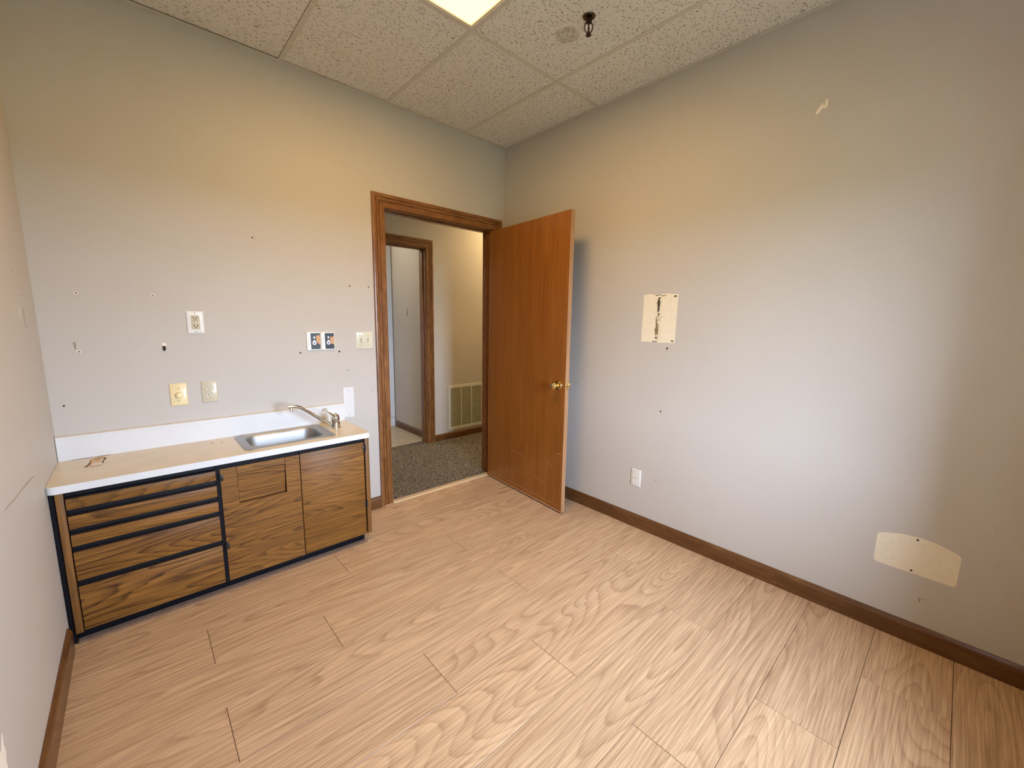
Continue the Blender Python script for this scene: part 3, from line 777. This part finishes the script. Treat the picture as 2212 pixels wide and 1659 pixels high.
for k in range(9):
    x = -2.63 + random.random()*0.30 if k < 5 else -2.3 + random.random()*0.9
    bxo('speck', x, x+0.004+random.random()*0.004, -0.0325, -0.0322+0.006*random.random(), 0.7905, 0.7908, M['scuff'], bs)

# sink
sk = empty('sink', (-1.77, -0.21, CZ1), 'small rectangular stainless steel sink set in the countertop', 'sink')
def L3(x0, x1, y0, y1, r, z): return [(x, y, z) for x, y in rrect(x0, x1, y0, y1, r, 8)]
z = CZ1
bm = BM()
loft(bm, [L3(SX0, SX1, SY0, SY1, 0.042, z+0.0004), L3(SX0+0.002, SX1-0.002, SY0+0.002, SY1-0.002, 0.041, z+0.0032), L3(SX0+0.010, SX1-0.010, SY0+0.010, SY1-0.010, 0.038, z+0.0040),
          L3(SX0+0.019, SX1-0.019, SY0+0.019, SY1-0.019, 0.034, z+0.0036), L3(SX0+0.021, SX1-0.021, SY0+0.021, SY1-0.021, 0.034, z+0.0014), L3(SX0+0.024, SX1-0.024, SY0+0.023, SY1-0.023, 0.034, z+0.0012),
          L3(SX0+0.038, SX1-0.040, SY0+0.052, SY1-0.040, 0.062, z+0.0008)])
obj('rim', bm, M['steel'], sk, True)
bm = BM()
ix0, ix1, iy0, iy1 = SX0+0.038, SX1-0.040, SY0+0.052, SY1-0.040
loft(bm, [L3(ix0, ix1, iy0, iy1, 0.062, z+0.0008), L3(ix0+0.004, ix1-0.004, iy0+0.004, iy1-0.004, 0.060, z-0.003), L3(ix0+0.007, ix1-0.007, iy0+0.007, iy1-0.007, 0.058, z-0.010),
          L3(ix0+0.012, ix1-0.012, iy0+0.012, iy1-0.012, 0.056, z-0.085), L3(ix0+0.022, ix1-0.022, iy0+0.022, iy1-0.022, 0.050, z-0.108), L3(ix0+0.045, ix1-0.045, iy0+0.045, iy1-0.045, 0.040, z-0.118),
          L3(-1.80, -1.74, -0.225, -0.175, 0.024, z-0.121)], False, True)
obj('basin', bm, M['steel'], sk, True)
bm = BM(); lathe(bm, [(0.001, 0.0012), (0.020, 0.0012), (0.026, 0.0026), (0.029, 0.0022), (0.030, 0.0002)], (-1.77, -0.20, z-0.121), (0, 0, 1), 24)
obj('drain', bm, M['chrome'], sk, True)

# faucet
fx, fy = -1.492, -0.183
fc = empty('faucet', (fx, fy, CZ1), 'single-lever chrome faucet with a long swivel spout beside the sink', 'faucet')
bm = BM(); lathe(bm, [(0.001, 0), (0.0315, 0), (0.0315, 0.003), (0.029, 0.006), (0.001, 0.006)], (fx, fy, CZ1+0.0005), (0, 0, 1), 32); obj('base', bm, M['chrome'], fc, True)
bm = BM(); lathe(bm, [(0.0270, 0.006), (0.0262, 0.020), (0.0255, 0.041), (0.0240, 0.0425)], (fx, fy, CZ1), (0, 0, 1), 32); obj('body', bm, M['chrome'], fc, True)
bm = BM(); lathe(bm, [(0.0240, 0.0435), (0.0256, 0.0445), (0.0256, 0.050), (0.0250, 0.060), (0.0225, 0.072), (0.018, 0.081), (0.010, 0.087), (0.001, 0.089)], (fx, fy, CZ1), (0, 0, 1), 32)
hd = obj('handle', bm, M['chrome'], fc, True)
lev = smoothpath([(fx-0.006, fy, 0.752), (fx-0.020, fy, 0.766), (fx-0.040, fy-0.003, 0.781), (fx-0.056, fy-0.006, 0.797)], 5)
bm = BM(); tube(bm, lev, [0.019 + (0.0045-0.019)*min(1, i/11) for i in range(len(lev))], 14, True, 0.55); obj('lever', bm, M['chrome'], hd, True)
bm = BM()
lathe(bm, [(0.001, -0.0035), (0.012, -0.0028), (0.0155, 0.0), (0.012, 0.003), (0.001, 0.0038)], (fx-0.063, fy-0.008, 0.8005), (-0.35, -0.15, 0.9), 20)
obj('paddle', bm, M['chrome'], hd, True)
sp = smoothpath([(fx-0.012, fy, 0.693), (fx-0.050, fy, 0.722), (-1.600, fy, 0.766), (-1.662, fy, 0.816), (-1.688, fy, 0.832), (-1.712, fy, 0.838), (-1.742, fy, 0.839)], 6)
bm = BM(); tube(bm, sp, 0.0090, 14); s_ = obj('spout', bm, M['spout'], fc, True)
bm = BM(); lathe(bm, [(0.0088, 0.0), (0.0088, 0.017), (0.0095, 0.019), (0.0095, 0.027), (0.001, 0.027)], (-1.727, fy, 0.838), (0, 0, -1), 20); obj('aerator', bm, M['chrome'], s_, True)

# ------------------------------------------------------------------ wall devices
def bevel_plate(bm, cx, cz, w, h, t_, face, sgn, axis='y', b=0.004, r=0.003):
    """cover plate on a wall plane: face + sgn*t_"""
    def P(u, v_, d): return (u, face + sgn*d, v_) if axis == 'y' else (face + sgn*d, u, v_)
    loops = []
    for ins, d in ((0, 0), (0, t_*0.35), (b*0.35, t_*0.75), (b, t_)):
        loops.append([P(u, v_, d) for u, v_ in rrect(cx-w/2+ins, cx+w/2-ins, cz-h/2+ins, cz+h/2-ins, r, 3)])
    return loft(bm, loops, True, True)

def on_wall(axis, face, sgn):
    def put(nm, pts, d0, d1, mat, par, label=None):
        return obj(nm, prism(BM(), pts, axis, face + sgn*d0, face + sgn*d1), mat, par, False, label)
    return put

def screw_on(par, u, v_, d, axis, face, sgn, r=0.0032, mat='screw'):
    o = (u, face + sgn*d, v_) if axis == 'y' else (face + sgn*d, u, v_)
    ax = (0, sgn, 0) if axis == 'y' else (sgn, 0, 0)
    bm = BM(); lathe(bm, [(r, 0), (r*0.9, 0.0007), (0.0002, 0.0009)], o, ax, 12); return obj('screw', bm, M[mat], par, True)

def duplex(nm, cu, cz, axis, face, sgn, plate, dev, label, mirror=1):
    loc = (cu, face, cz) if axis == 'y' else (face, cu, cz)
    r = empty(nm, loc, label, 'power outlet')
    obj('cover_plate', bevel_plate(BM(), cu, cz, 0.070, 0.114, 0.0055, face, sgn, axis), M[plate], r, True)
    put = on_wall(axis, face, sgn)
    for s in (1, -1):
        zc = cz + s*0.0195
        pts = []
        for i in range(28):
            a = 2*PI*i/28; u = 0.0172*math.cos(a); w_ = max(-0.0135, min(0.0135, 0.0172*math.sin(a))); pts.append((cu+u, zc+w_))
        rim = [(cu+(p[0]-cu)*1.07, zc+(p[1]-zc)*1.07) for p in pts]
        rc = put('receptacle', pts, 0.0045, 0.0066, M[dev], r)
        put('seam', rim, 0.0045, 0.0057, M['seam'], rc)
        for k, du_ in ((0.0075, -1), (0.0062, 1)):
            uu = cu + du_*0.0063
            put('slot', [(uu-0.0013, zc+0.0045-k/2), (uu+0.0013, zc+0.0045-k/2), (uu+0.0013, zc+0.0045+k/2), (uu-0.0013, zc+0.0045+k/2)], 0.0060, 0.0068, M['slot'], rc)
        put('ground_hole', circ(cu, zc-0.0065, 0.0024, 10), 0.0060, 0.0068, M['slot'], rc)
    screw_on(r, cu, cz, 0.0055, axis, face, sgn)
    return r
duplex('power_outlet', -2.069, 0.9345, 'y', 0.0, -1, 'ivory', 'ivory2', 'ivory duplex power outlet beside the dimmer above the backsplash')
duplex('power_outlet', -1.337, 0.332, 'x', 0.0, -1, 'offwhite_pl', 'white_dev', 'off-white duplex power outlet low on the wall behind the door')

# rotary dimmer
dm = empty('dimmer_switch', (-2.198, 0, 0.933), 'yellow-ivory rotary dimmer switch above the backsplash', 'light switch')
obj('cover_plate', bevel_plate(BM(), -2.198, 0.933, 0.070, 0.114, 0.006, 0, -1), M['almond'], dm, True)
bm = BM(); lathe(bm, [(0.0165, 0.0), (0.0160, 0.003), (0.0145, 0.014), (0.0125, 0.0165), (0.001, 0.0175)], (-2.196, -0.006, 0.931), (0, -1, 0), 28); obj('dial', bm, M['almond'], dm, True)
screw_on(dm, -2.198, 0.963, 0.006, 'y', 0, -1, 0.003); screw_on(dm, -2.198, 0.902, 0.006, 'y', 0, -1, 0.003)

# gfci outlet with a white plate
gf = empty('gfci_outlet', (-2.101, 0, 1.299), 'tan safety outlet in a glossy white plate high above the countertop', 'power outlet')
cu, cz = -2.101, 1.299
bm = BM()
loft(bm, [[(x, -d, z_) for x, z_ in rrect(cu-0.0345+i, cu+0.0345-i, cz-0.0555+i, cz+0.0555-i, 0.002, 3)] for i, d in ((0, 0), (0, 0.004), (0.007, 0.0075), (0.014, 0.0080))], True, True)
obj('cover_plate', bm, M['white_pl'], gf, True)
put = on_wall('y', 0.0, -1)
put('grey_paint_smear', [(cu-0.020, cz-0.036), (cu-0.012, cz-0.041), (cu+0.010, cz-0.041), (cu+0.015, cz-0.044), (cu+0.021, cz-0.041), (cu+0.022, cz), (cu+0.018, cz+0.036), (cu+0.010, cz+0.041), (cu-0.008, cz+0.040), (cu-0.019, cz+0.036)], 0.0079, 0.0083, M['bone'], gf)
rc = put('receptacle', rrect(cu-0.0165, cu+0.0165, cz-0.0335, cz+0.0335, 0.001, 2), 0.0080, 0.0100, M['tan'], gf)
for s in (1, -1):
    zc = cz + s*0.0205
    for du_ in (-1, 1): put('slot', [(cu+du_*0.0065-0.0014, zc-0.001), (cu+du_*0.0065+0.0014, zc-0.001), (cu+du_*0.0065+0.0014, zc+0.0075), (cu+du_*0.0065-0.0014, zc+0.0075)], 0.0099, 0.0102, M['slot'], rc)
    put('ground_hole', circ(cu, zc-0.0065, 0.0027, 10), 0.0099, 0.0102, M['slot'], rc)
put('button_surround', rrect(cu-0.0155, cu+0.0085, cz-0.0055, cz+0.0055, 0.0008, 2), 0.0098, 0.0102, M['seam'], rc)
put('test_button', rrect(cu-0.0145, cu-0.0065, cz-0.0042, cz+0.0042, 0.0008, 2), 0.0100, 0.0112, M['ivory2'], rc)
put('reset_button', rrect(cu-0.0045, cu+0.0070, cz-0.0042, cz+0.0042, 0.0008, 2), 0.0100, 0.0112, M['ivory2'], rc)
put('indicator_light', rrect(cu+0.0105, cu+0.0140, cz-0.0022, cz+0.0022, 0.0008, 2), 0.0099, 0.0106, M['white_dev'], rc)
screw_on(gf, cu, cz+0.0475, 0.0078, 'y', 0, -1, 0.003); screw_on(gf, cu, cz-0.0475, 0.0078, 'y', 0, -1, 0.003)

# double light switch
sw = empty('light_switch', (-1.217, 0, 1.190), 'bone-coloured double toggle light switch next to the door casing', 'light switch')
cz = 1.190
obj('cover_plate', bevel_plate(BM(), -1.217, cz, 0.116, 0.114, 0.006, 0, -1, 'y', 0.006), M['bone'], sw, True)
for cu in (-1.240, -1.194):
    put('toggle_slot', rrect(cu-0.0050, cu+0.0050, cz-0.0125, cz+0.0125, 0.001, 2), 0.0058, 0.0063, M['seam'], sw)
    bm = BM(); loft(bm, [[(cu-0.004, -0.0055, cz-0.006), (cu+0.004, -0.0055, cz-0.006), (cu+0.004, -0.0055, cz+0.008), (cu-0.004, -0.0055, cz+0.008)], [(cu-0.0033, -0.017, cz-0.013), (cu+0.0033, -0.017, cz-0.013), (cu+0.0033, -0.0165, cz-0.006), (cu-0.0033, -0.0165, cz-0.006)]], True, True)
    obj('toggle', bm, M['bone'], sw)
    for s in (1, -1): screw_on(sw, cu, cz+s*0.030, 0.006, 'y', 0, -1, 0.0030, 'screw')
# raised blobs added to stand in for the glossy highlight by the first toggle
for k, (uu, zz, rr) in enumerate(((-1.252, 0.034, 0.006), (-1.250, 0.016, 0.007), (-1.232, -0.024, 0.007), (-1.246, -0.031, 0.006))):
    bm = BM(); lathe(bm, [(rr, 0), (rr*0.8, 0.0012), (rr*0.4, 0.002), (0.0002, 0.0022)], (uu, -0.006, cz+zz), (0, -1, 0.15), 10); obj('highlight_blob', bm, M['bone'], sw, True)

# two small instruction signs
def sign(x0, x1, label, second):
    z0, z1 = 1.137, 1.247
    r = empty('instruction_sign', ((x0+x1)/2, 0, z0), label, 'sign', 'small instruction signs above the countertop')
    w, h = x1-x0, z1-z0
    X = lambda f: x0 + w*f
    Z = lambda f: z1 - h*f
    obj('plate', bevel_plate(BM(), (x0+x1)/2, (z0+z1)/2, w, h, 0.009, 0, -1, 'y', 0.0015, 0.002), M['cream_panel'], r, True)
    put('white_strip', [(X(0.14), Z(0.08)), (X(0.30), Z(0.08)), (X(0.30), Z(0.94)), (X(0.14), Z(0.94))], 0.0088, 0.0092, M['sign_white'], r)
    bp = put('picture', [(X(0.27), Z(0.07)), (X(0.95), Z(0.06)), (X(0.95), Z(0.95)), (X(0.29), Z(0.95))], 0.0088, 0.0094, M['sign_black'], r)
    if not second:
        hp = [(X(0.68), Z(0.19)), (X(0.92), Z(0.18)), (X(0.94), Z(0.67)), (X(0.87), Z(0.685)), (X(0.78), Z(0.63)), (X(0.70), Z(0.54)), (X(0.665), Z(0.36)), (X(0.66), Z(0.24))]
    else:
        hp = [(X(0.68), Z(0.29)), (X(0.80), Z(0.27)), (X(0.93), Z(0.24)), (X(0.94), Z(0.69)), (X(0.80), Z(0.69)), (X(0.71), Z(0.63)), (X(0.67), Z(0.50)), (X(0.655), Z(0.34))]
    put('orange_hand', hp, 0.0093, 0.0097, M['sign_orange'], bp)
    put('white_dot', circ(X(0.53), Z(0.30), w*0.072, 18), 0.0093, 0.0097, M['sign_white'], bp)
    dpt = []
    for i in range(30):
        a = 2*PI*i/30 + PI/2
        rr = 0.145
        px, pz = math.cos(a), math.sin(a)
        dpt.append((X(0.535) + w*rr*px*(1 if pz < 0 else (1-pz**1.5)), Z(0.60) + (h*0.115*pz if pz < 0 else h*0.20*pz)))
    dp = put('white_drop', dpt, 0.0093, 0.0097, M['sign_white'], bp)
    cxn, czn, q, s = X(0.535), Z(0.61), 0.0022, 0.0068
    put('blue_cross', [(cxn-q, czn-s), (cxn+q, czn-s), (cxn+q, czn-q), (cxn+s, czn-q), (cxn+s, czn+q), (cxn+q, czn+q), (cxn+q, czn+s), (cxn-q, czn+s), (cxn-q, czn+q), (cxn-s, czn+q), (cxn-s, czn-q), (cxn-q, czn-q)], 0.0096, 0.0099, M['sign_blue'], dp)
    put('grey_mark', circ(cxn, Z(0.455), 0.0020, 10), 0.0096, 0.0099, M['sign_grey'], dp)
    # upright lines of tiny print
    random.seed(3 if second else 5)
    for col_, f0, f1 in (((0.145, 0.29, 0.76), (0.235, 0.34, 0.68)) if not second else ((0.15, 0.28, 0.68),)):
        f = f0
        while f < f1:
            ln = 0.012 + 0.02*random.random()
            put('print', [(X(col_)-0.0011, Z(f)), (X(col_)+0.0011, Z(f)), (X(col_)+0.0011, Z(f+ln)), (X(col_)-0.0011, Z(f+ln))], 0.0091, 0.0095, M['sign_grey'], r)
            f += ln + 0.008 + 0.012*random.random()
    return r
sign(-1.575, -1.4935, 'small sign with a tall orange hand and two lines of print', False)
sign(-1.4925, -1.411, 'small sign with a short orange hand and one line of print', True)

# white mounting plate
mp = empty('mounting_plate', (-1.338, 0, 0.688), 'blank white screwed-on plate at the end of the backsplash', 'wall plate')
obj('plate', bevel_plate(BM(), -1.338, 0.788, 0.068, 0.200, 0.004, 0, -1, 'y', 0.001, 0.008), M['white_lam'], mp, True)
for u, z_ in ((-1.336, 0.866), (-1.337, 0.709)): screw_on(mp, u, z_, 0.004, 'y', 0, -1, 0.0034)
for u, z_ in ((-1.333, 0.842), (-1.3345, 0.799)):
    put('pen_mark', [(u-0.0008, z_-0.004), (u+0.0006, z_-0.0035), (u+0.0022, z_+0.004), (u+0.0006, z_+0.004)], 0.0039, 0.0042, M['seam'], mp)

# ------------------------------------------------------------------ marks on the walls (parts of the walls)
def anchor(u, z_, r=0.0065, axis='y', face=0.0, sgn=-1, par=wb_, rim='spackle'):
    p = on_wall(axis, face, sgn)
    a = p('wall_anchor', circ(u, z_, r, 14), 0, 0.0008, M[rim], par)
    p('anchor_hole', circ(u, z_, r*0.5, 10), 0.0005, 0.0011, M['hole'], a)
def hole(u, z_, r=0.004, axis='y', face=0.0, sgn=-1, par=wb_, mat='hole'):
    on_wall(axis, face, sgn)('nail_hole', circ(u, z_, r, 10), 0, 0.0005, M[mat], par)
for u, z_ in ((-2.512, 1.424), (-2.256, 1.425), (-2.529, 1.164)): anchor(u, z_)
for u, z_, r in ((-1.300, 1.535, 0.0045), (-1.176, 1.537, 0.0045), (-1.612, 1.123, 0.005), (-1.383, 1.123, 0.006), (-1.817, 1.758, 0.004), (-1.335, 1.000, 0.003), (-2.60, 0.925, 0.004)): hole(u, z_, r)
put = on_wall('y', 0.0, -1)
put('scrape', [(-2.545, 1.206), (-2.538, 1.208), (-2.534, 1.200), (-2.537, 1.175), (-2.542, 1.174), (-2.543, 1.190)], 0, 0.0005, M['scuff'], wb_)
put('torn_spot', [(-2.242, 1.196), (-2.232, 1.198), (-2.224, 1.190), (-2.226, 1.180), (-2.240, 1.184)], 0, 0.0005, M['spackle'], wb_)
put('broken_anchor', [(-2.239, 1.181), (-2.229, 1.182), (-2.229, 1.163), (-2.234, 1.157), (-2.240, 1.165)], 0, 0.006, M['hole'], wb_)
put('pencil_line', [(-1.180, 0.870), (-1.1775, 0.870), (-1.1785, 0.835), (-1.1805, 0.835)], 0, 0.0003, M['scuff'], wb_)
# right wall: bare patch left by a dispenser
p = on_wall('x', 0.0, -1)
pa = p('bare_patch', [(-1.3135, 1.503), (-1.36, 1.507), (-1.385, 1.500), (-1.42, 1.504), (-1.47, 1.505), (-1.5325, 1.500), (-1.531, 1.35), (-1.5305, 1.2185), (-1.43, 1.216), (-1.36, 1.219), (-1.3125, 1.2165), (-1.314, 1.36)], 0, 0.0006, M['patch'], wr_, 'unpainted cream rectangle with glue residue')
def blob(cy, cz_, ry, rz, mat, nm='glue_residue', par=None, seed=0, d=(0.0005, 0.0012)):
    rnd_ = random.Random(seed)
    pts = [(cy + ry*math.cos(2*PI*i/14)*(0.55+0.6*rnd_.random()), cz_ + rz*math.sin(2*PI*i/14)*(0.7+0.4*rnd_.random())) for i in range(14)]
    p(nm, pts, d[0], d[1], M[mat], par or pa)
blob(-1.414, 1.438, 0.011, 0.048, 'dirt', seed=1); blob(-1.411, 1.295, 0.012, 0.045, 'dirt2', seed=2); blob(-1.407, 1.345, 0.006, 0.02, 'dirt2', seed=12)
blob(-1.417, 1.480, 0.010, 0.006, 'dirt', seed=3); blob(-1.418, 1.385, 0.006, 0.008, 'hole', seed=4); blob(-1.411, 1.244, 0.006, 0.007, 'hole', seed=5)
blob(-1.515, 1.489, 0.010, 0.006, 'dirt', seed=6); blob(-1.515, 1.229, 0.009, 0.006, 'dirt', seed=7); blob(-1.405, 1.222, 0.028, 0.003, 'dirt', seed=8)
blob(-1.400, 1.496, 0.012, 0.003, 'dirt', seed=9); blob(-1.440, 1.494, 0.022, 0.003, 'dirt2', seed=10); blob(-1.415, 1.500, 0.005, 0.004, 'dirt', seed=11)
for k in range(110):
    rnd_ = random.Random(100+k)
    cz_ = 1.235 + rnd_.random()*0.23; cy = -1.417 + rnd_.gauss(0, 0.010)
    blob(cy, cz_, 0.0008+0.0018*rnd_.random(), 0.0008+0.0026*rnd_.random(), 'dirt' if k % 2 else 'dirt2', 'glue_speck', None, k)
hole(-1.487, 1.184, 0.006, 'x', 0.0, -1, wr_); hole(-1.487, 1.170, 0.003, 'x', 0.0, -1, wr_, 'scuff')
hole(-1.474, 0.798, 0.005, 'x', 0.0, -1, wr_); hole(-1.476, 0.355, 0.005, 'x', 0.0, -1, wr_, 'scuff')
hole(-0.865, 0.902, 0.005, 'x', 0.0, -1, wr_, 'spackle')
# right wall: lower arched patch with two holes
lp = [(-2.521, 0.318), (-2.5215, 0.430), (-2.527, 0.4395)]
for i in range(11):
    f = i/10; lp.append((-2.535 - 0.222*f, 0.4425 + 0.0225*(1-(2*f-1)**2)))
lp += [(-2.768, 0.437), (-2.774, 0.425), (-2.7735, 0.312), (-2.767, 0.302), (-2.528, 0.305)]
pl_ = p('bare_patch', lp, 0, 0.0006, M['patch'], wr_, 'unpainted cream patch with an arched top')
p('screw_hole', circ(-2.6465, 0.4535, 0.0042, 12), 0.0004, 0.0009, M['hole'], pl_); p('screw_hole', circ(-2.6425, 0.314, 0.0042, 12), 0.0004, 0.0009, M['hole'], pl_)
p('plaster_gouge', [(-2.103, 2.262), (-2.108, 2.280), (-2.122, 2.300), (-2.128, 2.306), (-2.132, 2.290), (-2.138, 2.316), (-2.146, 2.313), (-2.146, 2.285), (-2.138, 2.279), (-2.128, 2.283), (-2.118, 2.268)], 0, 0.0012, M['spackle'], wr_)
p('scuff_mark', [(-2.676, 0.205), (-2.682, 0.209), (-2.684, 0.190), (-2.680, 0.186)], 0, 0.0004, M['scuff'], wr_)
p('scuff_mark', [(-2.684, 0.207), (-2.705, 0.209), (-2.705, 0.207), (-2.684, 0.2045)], 0, 0.0003, M['scuff'], wr_)
# left wall: scrape and chipped paint
q = on_wall('x', -W, 1)
q('scrape', [(-0.50, 0.768), (-0.54, 0.773), (-0.60, 0.781), (-0.72, 0.789), (-0.86, 0.796), (-0.97, 0.804), (-0.99, 0.803), (-0.88, 0.794), (-0.74, 0.786), (-0.60, 0.777), (-0.53, 0.769)], 0, 0.0004, M['scuff'], wl_)
q('scrape_edge', [(-0.50, 0.770), (-0.53, 0.775), (-0.58, 0.7815), (-0.58, 0.7795), (-0.53, 0.772)], 0.0003, 0.0007, M['spackle'], wl_)
q('paint_chip', [(-1.325, 0.395), (-1.33, 0.37), (-1.322, 0.345), (-1.332, 0.33), (-1.328, 0.28), (-1.40, 0.28), (-1.42, 0.36), (-1.38, 0.38), (-1.345, 0.372)], 0, 0.0006, M['spackle'], wl_)
for (y_, z_, r_) in ((-0.255, 1.425, 0.004), (-0.250, 1.398, 0.005), (-0.35, 1.48, 0.004)): q('nail_hole', circ(y_, z_, r_, 10), 0, 0.0005, M['scuff'], wl_)
q('scuff_mark', [(-0.262, 1.35), (-0.270, 1.345), (-0.272, 1.28), (-0.262, 1.275)], 0, 0.0003, M['scuff'], wl_)
q('paint_chip', [(-0.335, 1.352), (-0.342, 1.35), (-0.340, 1.315), (-0.333, 1.310)], 0, 0.0005, M['spackle'], wl_)

# ------------------------------------------------------------------ sprinkler
sx, sy = -0.690, -1.353
spk = empty('sprinkler', (sx, sy, 2.616), 'dark bronze pendent fire sprinkler hanging from the ceiling tile', 'sprinkler')
bm = BM(); lathe(bm, [(0.0285, 0.0), (0.0290, 0.002), (0.0265, 0.005), (0.0225, 0.006), (0.0215, 0.004), (0.012, 0.003), (0.001, 0.003)], (sx, sy, H+0.0026), (0, 0, -1), 32); obj('escutcheon', bm, M['bronze'], spk, True)
bm = BM(); lathe(bm, [(0.0125, 0.003), (0.0135, 0.014), (0.0135, 0.024), (0.008, 0.027)], (sx, sy, H), (0, 0, -1), 20); obj('body', bm, M['bronze_dark'], spk, True)
ax_ = Vector((0.74, -0.67, 0))
for s in (-1, 1):
    pts = [Vector((sx, sy, H)) + ax_*s*a + Vector((0, 0, -d)) for a, d in ((0.010, 0.022), (0.0165, 0.032), (0.0185, 0.044), (0.0150, 0.056), (0.0070, 0.066))]
    bm = BM(); tube(bm, smoothpath(pts, 4), 0.0027, 8); obj('frame_arm', bm, M['bronze_dark'], spk, True)
bm = BM(); tube(bm, [(sx, sy, H-0.026), (sx, sy, H-0.048), (sx, sy, H-0.064)], [0.0026, 0.0040, 0.0042], 10); obj('bulb', bm, M['bronze_dark'], spk, True)
bm = BM(); lathe(bm, [(0.006, 0.062), (0.0085, 0.068), (0.0090, 0.073), (0.0125, 0.0745), (0.0125, 0.0765), (0.001, 0.0775)], (sx, sy, H), (0, 0, -1), 20); obj('deflector', bm, M['bronze_dark'], spk, True)
